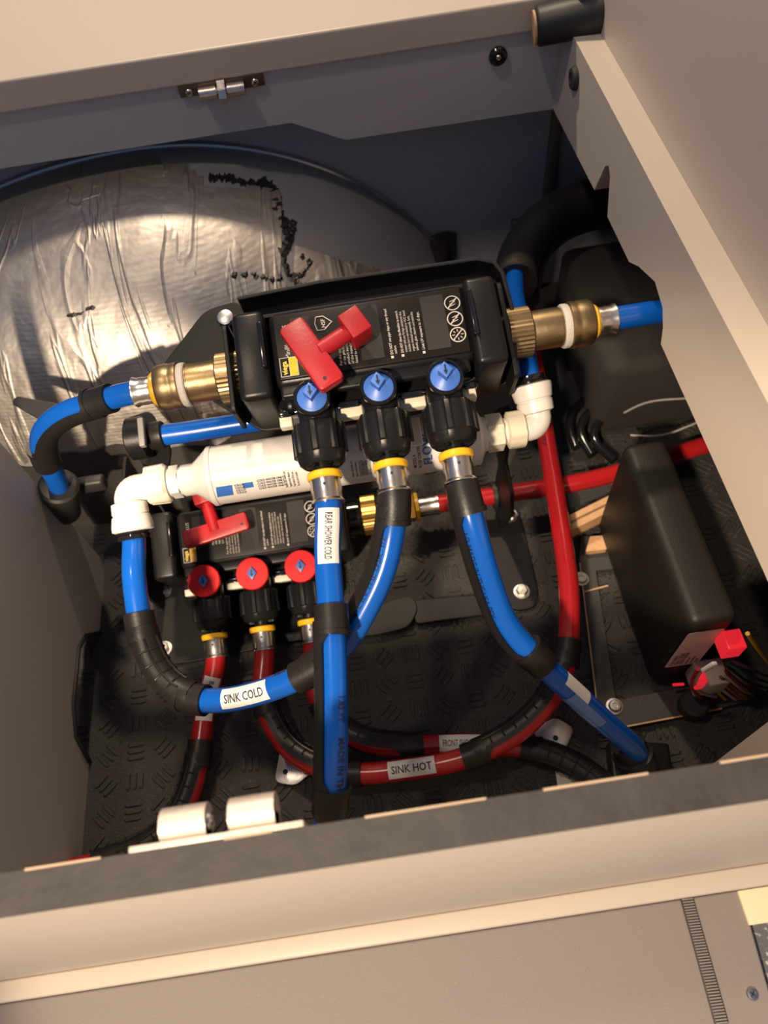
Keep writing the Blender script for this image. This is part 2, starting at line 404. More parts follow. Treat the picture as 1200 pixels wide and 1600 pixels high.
def support(path, s0, s1, side, label, half=1.35, ring=.017, ribs=True, r=PIPE_R, start=True, end=True, w0=None):
    """bend support: two collars joined by a ribbed half-shell on one side of the pipe. side: world vector or function"""
    p0 = path.at((s0 + s1) / 2)[0]
    rt = root('pipe_bend_support', tuple(p0), label, 'pipe support', 'black pipe bend supports')
    def ringat(a, b, lipend):
        n = 6; pts = path.sub(a, b, (b - a) / n); rs = [r + .0022] * len(pts)
        g = G(); g.tube(pts, rs, 24)
        le = (a, a + .003) if lipend == 0 else (b - .003, b)
        g.tube(path.sub(le[0], le[1], .0015), r + .0030, 24)
        g.ok('collar', SUPPORT, rt)
    if start: ringat(s0, s0 + ring, 1)
    if end: ringat(s1 - ring, s1, 0)
    vs, fs = [], []; ns = max(6, int((s1 - s0) / .004)); na = 10
    lo, hi = s0 + ring * .5, s1 - ring * .5
    for i in range(ns + 1):
        d = lo + (hi - lo) * i / ns
        edge = min(d - lo, hi - d); hw = half + max(0, 1 - edge / .014) * 1.2
        hw = min(hw, 2.6)
        p, t, n, b = path.frame(d, side)
        for k in range(na + 1):
            a = -hw + 2 * hw * k / na
            vs.append(p + (n * math.cos(a) + b * math.sin(a)) * (r + .0006))
        for k in range(na + 1):
            a = -hw + 2 * hw * k / na
            e = .0032 if abs(a) < 1.0 else .0022
            vs.append(p + (n * math.cos(a) + b * math.sin(a)) * (r + e))
    W = 2 * (na + 1)
    for i in range(ns):
        for k in range(na):
            q = i * W + k; fs.append((q, q + 1, q + W + 1, q + W))
            q = i * W + na + 1 + k; fs.append((q, q + W, q + W + 1, q + 1))
        for k in (0, na):
            q = i * W + k; fs.append((q, q + W, q + W + na + 1, q + na + 1))
    for i in (0, ns):
        for k in range(na):
            q = i * W + k; fs.append((q, q + na + 1, q + na + 2, q + 1))
    mk('shell', vs, fs, SUPPORT, rt, True, None, 40)
    if ribs:
        g = G(); d = s0 + ring + .006
        for aa in (-.42, .42):
            pts = []
            n = max(3, int((s1 - s0 - 2 * ring) / .004))
            for i in range(n + 1):
                p, t, nn, b = path.frame(s0 + ring + (s1 - s0 - 2 * ring) * i / n, side); pts.append(p + (nn * math.cos(aa) + b * math.sin(aa)) * (r + .0033))
            g.tube(pts, .0009, 6)
        while d < s1 - ring - .004:
            pts = []
            for k in range(7):
                a = -.95 + 1.9 * k / 6; p, t, nn, b = path.frame(d, side); pts.append(p + (nn * math.cos(a) + b * math.sin(a)) * (r + .0032))
            g.tube(pts, .0008, 6); d += .0105
        o = g.ok('ribs', SUPPORT, rt)
    return rt

# ================================================================== SETTING
FY0, FY1 = .036, .051            # front board, outer and inner face
ZT = .30                         # top of the boards
XL, XR = -.270, .198             # inner faces left and right
fl = struct(G().aabb((-.60, FY1, -.02), (.60, .70, 0)).ok('floor', FLOORM, None, False), 'black grained rubber floor with embossed triple bars')
# embossed bars, groups of three in four directions
g = G(); pitch = .0235
def bar(g, c, d, L_, W_, h):
    d = V((math.cos(d), math.sin(d), 0)); e = V((-d.y, d.x, 0)); vs = []; n = 4
    out = []
    for sgn in (1, -1):
        for k in range(n):
            t = -math.pi / 2 + math.pi * k / (n - 1)
            out.append((d * (sgn * (L_ / 2 - W_ / 2)) + d * (sgn * math.cos(t) * W_ / 2) + e * (sgn * math.sin(t) * W_ / 2)))
    m_ = len(out); vs = [c + q for q in out] + [c + q * .72 + V((0, 0, h)) for q in out]
    fs = [(i, (i + 1) % m_, m_ + (i + 1) % m_, m_ + i) for i in range(m_)] + [tuple(m_ + i for i in range(m_))]
    g.add(vs, fs)
for i in range(-19, 18):
    for j in range(0, 17):
        x = i * pitch + .004; y = .062 + j * pitch
        if x < -.44 or x > .40: continue
        a = [0, math.pi / 4, math.pi / 2, -math.pi / 4][(i + 2 * j) % 4]
        e = V((-math.sin(a), math.cos(a), 0))
        for k in (-1, 0, 1):
            bar(g, V((x, y, -.0001)) + e * (k * .0054), a, .0160, .0036, .0013)
o = g.ok('tread_bars', FLOORM, fl, False); o['kind'] = 'stuff'; o['label'] = 'raised triple bars embossed in the rubber floor'

# front board
wf = struct(G().aabb((-.60, FY0, -.12), (.60, FY1, ZT - .001)).ok('wall_front', CREAM, None, False), 'cream laminated front board of the bench locker')
mk('top_edge', *(lambda q: (q.v, q.f))(G().aabb((-.60, FY0 - .0002, ZT - .0012), (.60, FY1 + .0002, ZT), 0)), BLKPLY, wf)['label'] = 'black painted plywood edge'
for (xa, xb, zz) in ((40, 158, 0), (350, 425, 0), (570, 760, 0), (850, 1015, 0), (1128, 1230, 0)):
    a = PZ(xa, 1355 - xa * .1375, ZT).x; b = PZ(xb, 1355 - xb * .1375, ZT).x
    pts = [V((a, FY1 - .0004, ZT + .0002)), V((b, FY1 - .0002, ZT + .0002)), V((b, FY1 + .0006, ZT + .0002)), V((a, FY1 + .0006, ZT + .0002))]
    G().prism(pts, (0, 0, -.003)).ok('bare_wood_chip', mat('chipped_wood', (0.40, 0.30, 0.21), .8), wf, False)
ko = struct(G().aabb((-.60, .020, -.12), (.60, FY0, -.095), .002).ok('trim_1', CREAM), 'pale skirting along the foot of the front board')
# aisle floor with the grey vinyl step panel
struct(G().aabb((-.9, -.9, -.16), (.9, .03, -.125)).ok('floor_aisle', AISLE, None, False), 'dark speckled van floor in the aisle')
A1 = PZ(1150, 1385, -.11); A2 = PZ(1215, 1610, -.11)
dv = (A2 - A1).normalized()
pa = A1 - dv * .05; pb = A1 + dv * .25
vp = G().prism([V((-.7, .0198, -.13)), V((pa.x, .0198, -.13)), V((pb.x, pb.y, -.13)), V((-.7, pb.y, -.13))], (0, 0, .02), .0015).ok('vinyl_step_panel', VINYL, None, False)
vr = root('vinyl_floor_mat', (0, -.05, -.13), 'grey grained vinyl mat in front of the locker', 'mat'); vp.parent = vr
vp.location = vp.location - V((0, -.05, -.13)); ORG[vr.name] = V((0, -.05, -.13)); vp.name = 'sheet'
# ribbed strip on the mat
g = G(); s0 = PZ(1070, 1395, -.11); s1 = PZ(1127, 1600, -.11); dd = (s1 - s0); ee = V((-dd.y, dd.x, 0)).normalized(); n = 46
st = G().prism([s0 - ee * .0055, s1 - ee * .0055, s1 + ee * .0055, s0 + ee * .0055], (0, 0, .0022), .0008).ok('edging_strip', PLATEBLK, vr); st['label'] = 'ribbed grey edging strip'
for i in range(n):
    p = s0 + dd * (i + .5) / n; g.box(p + V((0, 0, .0024)), .009, dd.length / n * .5, .0014, ee, dd.normalized())
q = g.ok('strip_ribs', VINYL, vr, False); q['kind'] = 'stuff'
sc = PZ(1175, 1553, -.1105)
def screw(parent, c, n, r, m, name='screw', cross=True):
    n = V(n).normalized(); a = n.orthogonal().normalized(); b = n.cross(a)
    G().lathe(c, n, [(0, r), (r * .25, r), (r * .45, r * .85), (r * .5, r * .55), (r * .38, r * .5), (r * .38, .0001)], 20).ok(name, m, parent)
    if cross:
        g = G(); g.box(V(c) + n * r * .42, r * .9, r * .16, r * .1, a, b, n); g.box(V(c) + n * r * .42, r * .16, r * .9, r * .1, a, b, n)
        g.ok('screw_slot', INK, parent, False)
screw(vr, sc, (0, 0, 1), .0048, STEEL)
c1 = PZ(1150, 1385, -.108); c2 = PZ(1210, 1440, -.108)
tag(G().aabb((c1.x, c2.y, -.13), (c1.x + .08, .0196, -.107), .001).ok('cream_corner_block', mat('pale_yellow_foam', (.78, .70, .46), .7)), 'pale yellow block beside the grey mat at the right edge', 'block')

# left board with a notch in its foot
nt_ = [PX(158, 992, XL), PX(133, 994, XL), PX(122, 1012, XL), PX(113, 1100, XL), PX(117, 1150, XL), PX(136, 1190, XL)]
prof = [V((XL, FY1, 0)), V((XL, FY1, ZT)), V((XL, .363, ZT)), V((XL, .363, .012)), V((XL, .351, 0)), V((XL, nt_[0].y, 0))] + \
       [V((XL, q.y, max(q.z, .001))) for q in nt_[1:5]] + [V((XL, nt_[5].y, 0))]
wl = struct(G().prism(prof, (-.015, 0, 0)).ok('wall_left', GREIGE, None, False), 'grey laminated left board of the locker')
ed = [V((XL + .0004, nt_[0].y, 0))] + [V((XL + .0004, q.y, max(q.z, .001))) for q in nt_[1:5]] + [V((XL + .0004, nt_[5].y, 0))]
G().tube(ed, .0022, 8).ok('notch_edging', BLKMATTE, wl)['label'] = 'black rubber edging round the notch'
struct(G().aabb((-.60, FY1, -.02), (-.585, .70, .32)).ok('light_block_left', DARKFELT, None, False), 'dark wall added on the far left to shut out light')  # added dark wall, keeps world light out on the left
struct(G().aabb((-.36, FY1, 0), (-.355, .33, .25)).ok('notch_dark_sheet', DARKFELT, None, False), 'dark sheet added behind the notch of the left board for the unlit space')  # dark sheet stands in for the unlit space beyond the notch
# right board: leg at the front, long cut-out over the pipes
yz = [(FY1, 0), (.092, 0), (.092, .228), (.326, .229), (.330, .240), (.338, .250), (.357, .255), (.384, .245), (.40, .236), (.452, .235), (.462, .262), (.468, .266), (.474, .262), (.486, .234), (.61, .228), (.61, ZT), (FY1, ZT)]
wr = struct(G().prism([V((XR, a, b)) for a, b in yz], (.0205, 0, 0)).ok('wall_right', CREAM, None, False), 'cream right board with a cut-out over the pipes')
XT = XR + .0206
struct(G().aabb((XT, .0, ZT - .02), (XT + .016, 1.2, 1.0)).ok('wall_cabinet_side', CREAM, None, False), 'tall cream cabinet side right of the locker')
struct(G().aabb((XT + .016, .0, ZT - .02), (.6, .70, ZT)).ok('light_block_top', DARKFELT, None, False), 'dark board added over the space on the right to shut out light')  # added dark lid, closes the right-hand void against light
struct(G().aabb((.585, FY1, 0), (.60, .70, .30)).ok('light_block_right', DARKFELT, None, False), 'dark wall added on the far right to shut out light')  # added dark wall, blocks world light from the right-hand void
# back rail and bench top behind it
RY = .61
rail = struct(G().prism([V((-.60, RY, .249)), V((-.027, RY, .251)), V((.016, RY, .229)), V((XR, RY, .228)), V((XR, RY, .2945)), V((-.60, RY, .2945))], (0, .016, 0)).ok('trim_2', GREIGE, None, False), 'grey back rail with a stepped lower edge')
struct(G().aabb((-.60, RY - .003, .2946), (XT, 1.0, .3185), .002).ok('bench_top', CREAM, None, False), 'cream fixed bench top behind the opening')
wb = struct(G().aabb((-.60, .645, 0), (.60, .70, .2945)).ok('wall_back', FABRIC, None, False), 'blue grey woven fabric on the van wall')
a = PY(862, 178, .643); b = PY(876, 300, .643)
struct(G().aabb((a.x, .636, 0), (a.x + .010, .646, .29), .002).ok('trim_3', TRIMBROWN), 'brown upright trim at the end of the fabric')
# screw caps on rail and right board
c = PY(778, 87, RY); screw(rail, (c.x, RY, c.z), (0, -1, 0), .0075, BLKGLOSS, 'screw_cap', False)
screw(rail, (c.x, RY - .0028, c.z), (0, -1, 0), .0022, STEEL, 'screw', False)
c = PX(900, 122, XR); screw(wr, (XR, c.y, c.z), (-1, 0, 0), .0085, PLATEBLK, 'screw_cap', False)
# the two spring catches
def catch(base, m, out, label, pm, k_=1.0):
    """base: centre on the board; out: direction away from the board"""
    rt = root('ball_catch', tuple(base), label, 'catch'); out = V(out); X = V((1, 0, 0)); Z = V((0, 0, 1)); W = .034
    G().box(base + out * .0012 + Z * .0018, W * 2, .0024, .0095, X, out, Z, .0004).ok('plate', pm, rt)
    for s in (-1, 1):
        g = G(); pts = [base + X * (s * .0045) + out * .0065 * k_ + X * (s * k * .0135 * k_) for k in (0, 1)]
        g.tube(pts, .0052 * k_, 20); g.box(base + X * (s * (.0045 + .00675 * k_)) + out * .003 * k_, .0135 * k_, .006 * k_, .0085, X, out, Z)
        g.ok('barrel', m, rt)
        G().lathe(base + X * (s * .0045) + out * .0065 * k_, X * -s, [(0, .0038), (.0012, .0034), (.0022, .002), (.0026, .0002)], 16).ok('ball', STEEL, rt)
        screw(rt, base + X * (s * .0265) + out * .0015, out, .0032, STEEL)
    return rt
c = PY(346, 131, RY)
ct = catch(V((c.x, RY - .0002, .2885)), NICKEL, (0, -1, 0), 'dark nickel ball catch under the bench top on the back rail', mat('bronze_plate', (.16, .11, .08), .4, .8))
g = G()
pts = [V((c.x, RY - .004, .2945)), V((c.x, RY - .010, .291)), V((c.x, RY - .0125, .286)), V((c.x, RY - .010, .281))]
for i in range(3):
    a, b = pts[i], pts[i + 1]; g.box((a + b) / 2, .006, (b - a).length * 1.15, .0016, V((1, 0, 0)), (b - a).normalized(), V((1, 0, 0)).cross((b - a).normalized()))
g.ok('striker', NICKEL, ct)
c = PZ(345, 1300, .293)
PAINTED = mat('painted_metal', (.62, .54, .46), .42, .35, bump=(400, .15, 3))
catch(V((c.x, FY1 + .0003, .2935)), PAINTED, (0, 1, 0), 'bright ball catch on the inside of the front board', PAINTED, 1.35)
# black bumper in the far right corner
p0 = PY(838, 42, RY - .014); p1 = p0 + V((.055, -.005, .006))
rt = root('rubber_bumper', tuple(p0), 'black rubber bumper tube in the far right corner', 'bumper')
G().lathe(p0, p1 - p0, [(-.001, .011), (0, .0125), (.002, .0138), (.06, .0150)], 24).ok('tube', BLKMATTE, rt)
G().lathe(p0 - (p1 - p0).normalized() * .0025, p1 - p0, [(0, .0112), (.003, .0116)], 24).ok('end_washer', PLY, rt)
G().lathe(V((XT - .012, RY - .012, .301)), (0, 0, 1), [(0, .008), (.03, .0085), (.034, .006)], 20).ok('stop', BLKMATTE, rt)

# ------------------------------------------------------------------ foil covered wheel arch
AC = (-.17, -.08); AR = .31; PW = 3.2
def arch_y(x, z):
    dx = x - AC[0]; dx = dx / 1.32 if dx < 0 else dx
    rho = math.hypot(dx, z - AC[1]) / AR
    if rho >= 1: return .645
    yf = .408 + .16 * max(0, z - .04)
    return .645 - (.645 - yf) * (1 - rho ** PW) ** (1 / PW)
def arch_hit(px, py):
    r = ray(px, py); t = .35
    while t < 1.3:
        p = CAM + r * t
        if p.y >= arch_y(p.x, p.z): return p
        t += .002
    return CAM + r * t
wa = root('wheel_arch', (AC[0], .52, 0), 'wheel arch wrapped in wrinkled silver foil behind the manifolds', 'wheel arch')
def arch_grid(name, m, off, keep, NR=44, NT=120):
    vs, fs, ok = [], [], []
    for i in range(NR + 1):
        rho = math.sin(math.pi / 2 * i / NR) ** .8
        for k in range(NT + 1):
            t = math.pi * (-.12 + 1.24 * k / NT); x = AC[0] + AR * rho * math.cos(t) * (1.32 if math.cos(t) < 0 else 1); z = AC[1] + AR * rho * math.sin(t)
            zz = max(z, 0.0); y = arch_y(x, zz) if i < NR else .6445
            q = (1 - rho ** 8); vs.append(V((x, y - off * 1.0, zz)) + V((math.cos(t), 0, math.sin(t))) * off * .6); ok.append(keep(x, y, zz))
    for i in range(NR):
        for k in range(NT):
            q = i * (NT + 1) + k; f = (q, q + 1, q + NT + 2, q + NT + 1)
            if all(ok[j] for j in f): fs.append(f)
    used = sorted({j for f in fs for j in f}); mp = {j: i for i, j in enumerate(used)}
    return mk(name, [vs[j] for j in used], [tuple(mp[j] for j in f) for f in fs], m, wa, True)
arch_grid('arch_skin', ARCHM, 0, lambda x, y, z: True)
SEAM = [(285, 232), (330, 275), (365, 283), (425, 290), (436, 330), (447, 360), (442, 400), (455, 425), (490, 425), (520, 440)]
def keep_foil(x, y, z):
    if z < .078: return False
    q = RW.transposed() @ (V((x, y, z)) - CAM); px = 600 + FPX * q.x / q.z; py = 800 + FPX * q.y / q.z
    if px > 447 and py < 470: return False
    if px > 330 and py < 285 + (px - 330) * .05: return False
    if px <= 330 and py < 246 + max(0, px - 290): return False
    return True
fo = arch_grid('foil_sheet', FOIL, .0012, keep_foil, 80, 200)
fo['label'] = 'wrinkled silver foil facing'
# foil tape laid over the side of the arch, right of the seam
def keep_tape(x, y, z):
    if z < .078: return False
    q = RW.transposed() @ (V((x, y, z)) - CAM); px = 600 + FPX * q.x / q.z; py = 800 + FPX * q.y / q.z
    return 450 < px < 640 and py > 380 + (px - 450) * .25
arch_grid('foil_tape', FOIL, .0010, keep_tape, 80, 200)['label'] = 'dull foil tape on the side of the arch'
pts = []
for k in range(60):
    t = math.pi * (.04 + .90 * k / 59); pts.append(V((AC[0] + (AR + .001) * math.cos(t) * (1.32 if math.cos(t) < 0 else 1), .6415, max(.003, AC[1] + (AR + .001) * math.sin(t)))))
G().tube(pts, .0032, 10).ok('rim_sheen_tube', mat('rim_sheen_gloss', (.30, .31, .33), .18, .6), wa)['label'] = 'shiny tube added for the sheen where the arch meets the wall'  # glossy tube added to give the rim its bluish sheen
# wrinkles that stand up from the foil
g = G()
random.seed(3)
for (a, b, c_) in [((60, 400), (75, 470), (70, 540)), ((150, 330), (175, 380), (180, 430)), ((90, 320), (95, 360), (100, 420)), ((205, 420), (235, 470), (275, 520)), ((255, 440), (300, 462), (345, 480)), ((300, 440), (330, 458), (380, 470)), ((215, 320), (290, 300), (350, 312)), ((120, 315), (150, 309), (178, 296)), ((20, 320), (25, 360), (22, 400)), ((40, 540), (55, 580), (60, 620)), ((280, 540), (285, 560), (300, 590)), ((260, 350), (300, 335), (340, 345)), ((310, 320), (340, 318), (345, 300)), ((300, 400), (310, 440), (312, 470))]:
    pts = []
    for k in range(9):
        t = k / 8; x = a[0] * (1 - t) ** 2 + 2 * b[0] * t * (1 - t) + c_[0] * t * t; y = a[1] * (1 - t) ** 2 + 2 * b[1] * t * (1 - t) + c_[1] * t * t
        p = arch_hit(x + random.uniform(-2, 2), y + random.uniform(-2, 2)); pts.append(p + V((0, -.0006, .0002)))
    g.tube(pts, [.0003] + [.0011] * 7 + [.0003], 6)
g.ok('foil_creases', FOIL, wa)
g = G(); random.seed(5)
def blobline(pl, w0, w1, n):
    tot = len(pl) - 1; L_ = []; R_ = []
    for i in range(n + 1):
        t = i / n * tot; k = min(int(t), tot - 1); t -= k
        x = pl[k][0] * (1 - t) + pl[k + 1][0] * t; y = pl[k][1] * (1 - t) + pl[k + 1][1] * t
        dx, dy = pl[k + 1][0] - pl[k][0], pl[k + 1][1] - pl[k][1]; q = math.hypot(dx, dy); nx, ny = -dy / q, dx / q
        wl_, wr_ = random.uniform(w0, w1) * 1.35 + .8, random.uniform(w0, w1) * 1.35 + .8
        if i in (0, n): wl_ = wr_ = .3
        off = V((0, -.0022, .0010))
        L_.append(arch_hit(x + nx * wl_, y + ny * wl_) + off); R_.append(arch_hit(x - nx * wr_, y - ny * wr_) + off)
    vs = []; 
    for a, b in zip(L_, R_): vs += [a, (a + b) / 2 + V((0, -.0009, .0004)), b]
    fs = []
    for i in range(n):
        for k in (0, 1): q = i * 3 + k; fs.append((q, q + 1, q + 4, q + 3))
    g.add(vs, fs)
blobline([(326, 277), (352, 276), (380, 284), (422, 289)], 1, 6, 40)
blobline([(405, 280), (425, 290), (432, 310), (434, 330), (447, 352), (452, 372), (438, 400)], 2, 7, 50)
blobline([(447, 350), (462, 345), (455, 365)], 1, 5, 20)
g.ok('tar_seam', TAR, wa, False)['label'] = 'torn black sealant line'; g = G()
blobline([(360, 429), (395, 426), (425, 436), (442, 432)], 1, 5, 40)
blobline([(440, 395), (450, 425), (470, 430), (485, 410), (470, 395)], 1, 4, 40)
blobline([(455, 425), (462, 440), (480, 445)], 1, 5, 20)
blobline([(105, 492), (125, 488), (150, 478)], 1, 3, 20)
o = g.ok('tar_patches', TAR, wa, False); o['label'] = 'torn black sealant smears'; o['kind'] = 'stuff'
# felt apron at the foot of the arch
vs, fs = [], []
for i in range(61):
    for k in range(9):
        x = -.46 + .58 * i / 60; z = (.086 + .006 * math.sin(i * .35) + .003 * math.sin(i * 1.1)) * k / 8; vs.append(V((x, arch_y(x, z) - .0035, z)))
for i in range(60):
    for k in range(8): q = i * 9 + k; fs.append((q, q + 1, q + 10, q + 9))
mk('felt_apron', vs, fs, DARKFELT, wa, True)['label'] = 'dark felt apron at the foot of the arch'

# ================================================================== MANIFOLDS
TILT = math.radians(20)
U = V((0, -math.sin(TILT), math.cos(TILT)))        # out of the printed face
O = V((0, -math.cos(TILT), -math.sin(TILT)))       # the way the ports point
XA = V((1, 0, 0)); B = -O
KU = [V((-.032, .292, .269)), V((.008, .292, .269)), V((.048, .292, .269))]
DL = V((-.122, -.004, -.197))
KL = [k + DL for k in KU]
PORTU = -.017                                       # port axis below the knob top

def manifold(K, label, group, kind):
    c = K[1]
    def W(x, b, u): return c + XA * (x - .008) + B * b + U * u
    rt = root('water_manifold', tuple(W(.008, .03, -.075)), label, 'manifold', group)
    # body
    body = G().box(W(.0085, .0385, -.040), .124, .050, .058, XA, B, U, .005).ok('body', BLK, rt)
    plate = G().box(W(.0085, .0385, -.0105), .118, .043, .0025, XA, B, U, .001).ok('label_plate', LABELBLK, rt); plate['label'] = 'black printed face'
    TX, TY = B, -XA                                 # lettering runs up, lines go right
    uu = -.0091
    def line(g, x, b, s, size, sx=1.0, bold=0.0): flat_text(g, s, size, W(x, b, uu), TX, TY, .0002, 'LEFT', sx, bold)
    for (x0, x1, b0, b1) in ((-.0395, -.0273, .036, .0565), (.001, .015, .0215, .057), (.0417, .0560, .0215, .057)):
        G().add([W(x0, b0, uu + .0001), W(x1, b0, uu + .0001), W(x1, b1, uu + .0001), W(x0, b1, uu + .0001)], [(0, 1, 2, 3)]).ok('grey_patch', LABELGREY, rt, False)
    g = G()
    line(g, -.0420, .0300, 'MiniBloc PLUS', .0042, .9)
    for k, (s, b) in enumerate((('Max A', .030), ('100 PSI', .030), ('180 F', .030), ('U.P. Code', .030))): line(g, -.0225 + k * .0028, b, s, .0026, .9)
    for k, s in enumerate(('For the approved use', 'of the product see', 'product instruction', 'of the manufacturer', 'listed to standard')): line(g, -.0112 + k * .0024, .0205, s, .0025, .95)
    for k, s in enumerate(('DO NOT use pipe dope or any thread', 'sealant.')): line(g, .0203 + k * .0024, .0225, s, .0024, .80, .015 if k == 0 else 0)
    g2 = G()
    for k, s in enumerate(('DO NOT allow the Manabloc to come in', 'contact with any foreign substances that', 'includes but is not limited to VOC based', 'organic chemical compounds, fuels,', 'solvents, glues, cleaners and pesticides')): line(g2, .0268 + k * .0023, .0225, s, .0023, .72, .015 if k == 0 else 0)
    line(g2, .0398, .0225, 'Limit UV exposure to 15 days.', .0024, .85, .01)
    for x in (.0195, .0260, .0390): g2.box(W(x, .0208, uu), .0016, .0016, .0002, XA, B, U)
    [setattr(q_, 'name', 'fine_print') or q_.__setitem__('kind', 'stuff') for q_ in (g.ok('fine_print', PRINT, rt, False), g2.ok('fine_print', PRINT, rt, False))]
    # maker badge
    a0 = W(-.0492, .0185, uu + .0002); flat_text(G(), 'x', .001, a0, TX, TY)
    G().add([a0, a0 + XA * .011, a0 + XA * .011 + B * .0125, a0 + B * .0125], [(0, 1, 2, 3)]).ok('badge_border', PRINT, rt, False)
    a1 = a0 + XA * .0004 + B * .0004 + U * .0001
    G().add([a1, a1 + XA * .0052, a1 + XA * .0052 + B * .0117, a1 + B * .0117], [(0, 1, 2, 3)]).ok('badge_field', LABELBLK, rt, False)
    a2 = a1 + XA * .0054
    G().add([a2, a2 + XA * .0048, a2 + XA * .0048 + B * .0117, a2 + B * .0117], [(0, 1, 2, 3)]).ok('badge_yellow', YEL, rt, False)
    g = G(); flat_text(g, 'viega', .0046, a1 + XA * .0038 + B * .0008 + U * .0001, TX, TY, .0001, 'LEFT', .95, .02); g.ok('badge_name', mat('badge_gold', (.75, .55, .08), .5), rt, False)
    # shield mark
    g = G(); sc_ = W(-.0195, .0500, uu + .0002); out = [(-.0045, .004), (0, .005), (.0045, .004), (.0045, -.0005), (0, -.0055), (-.0045, -.0005)]
    for i in range(6):
        p, q = out[i], out[(i + 1) % 6]; P_ = sc_ + B * p[0] + XA * -p[1]; Q_ = sc_ + B * q[0] + XA * -q[1]; d = (Q_ - P_); g.box((P_ + Q_) / 2, d.length + .0005, .0006, .0002, d.normalized(), U.cross(d.normalized()), U)
    flat_text(g, 'NSF', .0034, sc_ + B * -.0033 + XA * .0012, TX, TY, .0001, 'LEFT', 1, .02); g.ok('shield_mark', PRINT, rt, False)
    # three prohibition roundels
    for k in range(3):
        cc = W(.0612, .0500 - k * .0106, uu + .0002); g = G(); n = 24; ro, ri = .0050, .0043; vs = []
        for i in range(n):
            t = 2 * math.pi * i / n; e = B * math.cos(t) + XA * math.sin(t); vs += [cc + e * ro, cc + e * ri]
        g.add(vs, [(2 * i, 2 * i + 1, (2 * i + 3) % (2 * n), (2 * i + 2) % (2 * n)) for i in range(n)])
        dg = (B - XA * -1).normalized(); g.box(cc, .0086, .0008, .0001, dg, U.cross(dg), U)
        if k < 2:
            for q in range(3): g.box(cc + B * (q - 1) * .0015, .0036, .00045, .0001, (XA + B * .35).normalized(), U.cross((XA + B * .35).normalized()), U)
        else:
            for q in range(8):
                t = q * math.pi / 4; e = B * math.cos(t) + XA * math.sin(t); g.box(cc + e * .0027, .0016, .0005, .0001, e, U.cross(e), U)
        g.ok('prohibition_mark', PRINT, rt, False)
    # end blocks and ribs
    for s, x in ((-1, -.0655), (1, .0795)):
        G().box(W(x, .036, -.037), .020, .058, .060, XA, B, U, .004).ok('end_block', BLK, rt)
        G().box(W(x - s * .0075, .040, -.0065), .0035, .030, .006, XA, B, U, .001).ok('latch', BLKGLOSS, rt)
        G().lathe(W(x + s * .010, .046, -.060), XA * s, [(0, .017), (.010, .017), (.012, .015)], 28).ok('end_spigot', BLKGLOSS, rt)
    G().box(W(.0075, .012, -.0165), .118, .010, .006, XA, B, U, .002).ok('front_bead', BLK, rt)
    G().box(W(.0075, .008, -.045), .128, .012, .030, XA, B, U, .002).ok('port_rail', BLKGLOSS, rt)
    for i in range(4):
        x = [-.052, -.012, .028, .0645][i]; ww = [.008, .017, .017, .008][i]
        G().box(W(x, -.003, -.030), ww, .008, .008, XA, B, U, .001).ok('white_clip', IVORY, rt)
        G().box(W(x, .000, -.0225), ww * .8, .004, .002, XA, B, U, .0005).ok('clip_bar', BLKGLOSS, rt)
    # ports
    ends = []
    for i, k in enumerate(K):
        v = bpy.data.objects.new('port_valve', None); COL.objects.link(v); v.parent = rt; ORG[v.name] = ORG[rt.name]
        ax = k + U * PORTU
        if kind == 'cold':
            G().lathe(k, -U, [(.0022, .0001), (.0022, .0092), (0, .0094), (0, .0104), (.001, .0112), (.004, .0112), (.006, .0106), (.034, .0106)], 32).ok('valve_body', BLKGLOSS, v)
            cap = G().lathe(k - U * .0022, U, [(0, .0091), (.0008, .0090), (.0016, .0075), (.0042, .0030), (.0046, .0001)], 32).ok('turn_cap', BLUECAP, v)
            tp = k + U * .0075 + B * .0012
            poly = [tp + B * .0052, tp + XA * .0046, tp - B * .0052, tp - XA * .0046]
            G().prism(poly, U * -.0065, .0005).ok('grip', BLUECAP, v)
            at = tp + U * .0003
        else:
            G().lathe(k, -U, [(.003, .0125), (.006, .0106), (.034, .0106)], 32).ok('valve_body', BLKGLOSS, v)
            G().lathe(k - U * .004, U, [(0, .0126), (.0008, .0134), (.0036, .0134), (.0044, .0128), (.0046, .0001)], 36).ok('turn_cap', REDCAP, v)
            tp = k + U * .0026
            poly = [tp + B * .0056, tp + XA * .0040, tp - B * .0056, tp - XA * .0040]
            G().prism(poly, U * -.0022, .0003).ok('grip', BLUECAP, v)
            at = tp + U * .0002
        g = G(); g.add([at + B * .0030 - XA * .0005, at + B * .0030 + XA * .0005, at - B * .001 + XA * .0005, at - B * .001 - XA * .0005], [(0, 1, 2, 3)])
        g.add([at - B * .0005 - XA * .0014, at - B * .0005 + XA * .0014, at - B * .0032], [(0, 1, 2)]); g.ok('arrow', INK, v, False)
        G().lathe(ax - O * .004, O, [(0, .0115), (.020, .0115)], 24).ok('port_neck', BLK, v)
        def fl(q, i_): return 1.0 if (q % 6) not in (0,) else 1.055
        nut = [(.0125, .0118), (.013, .0148), (.0145, .0156), (.0315, .0158), (.0322, .0152), (.0365, .0140), (.0385, .0118), (.0385, .0092), (.0365, .0088), (.0365, .006)]
        G().lathe(ax, O, nut, 80, lambda q, i_: 1.07 if (q % 10 in (0, 1, 2) and 0 < i_ < 4) else 1.0).ok('union_nut', BLK, v)
        g = G()
        for q in range(6):
            t = q * math.pi / 3; e = XA * math.cos(t) + U * math.sin(t); g.box(ax + O * .0380 + e * .0070, .0060, .0020, .003, e, O.cross(e), O)
        g.lathe(ax, O, [(.036, .0060), (.044, .0056)], 16); g.ok('spokes', BLK, v)
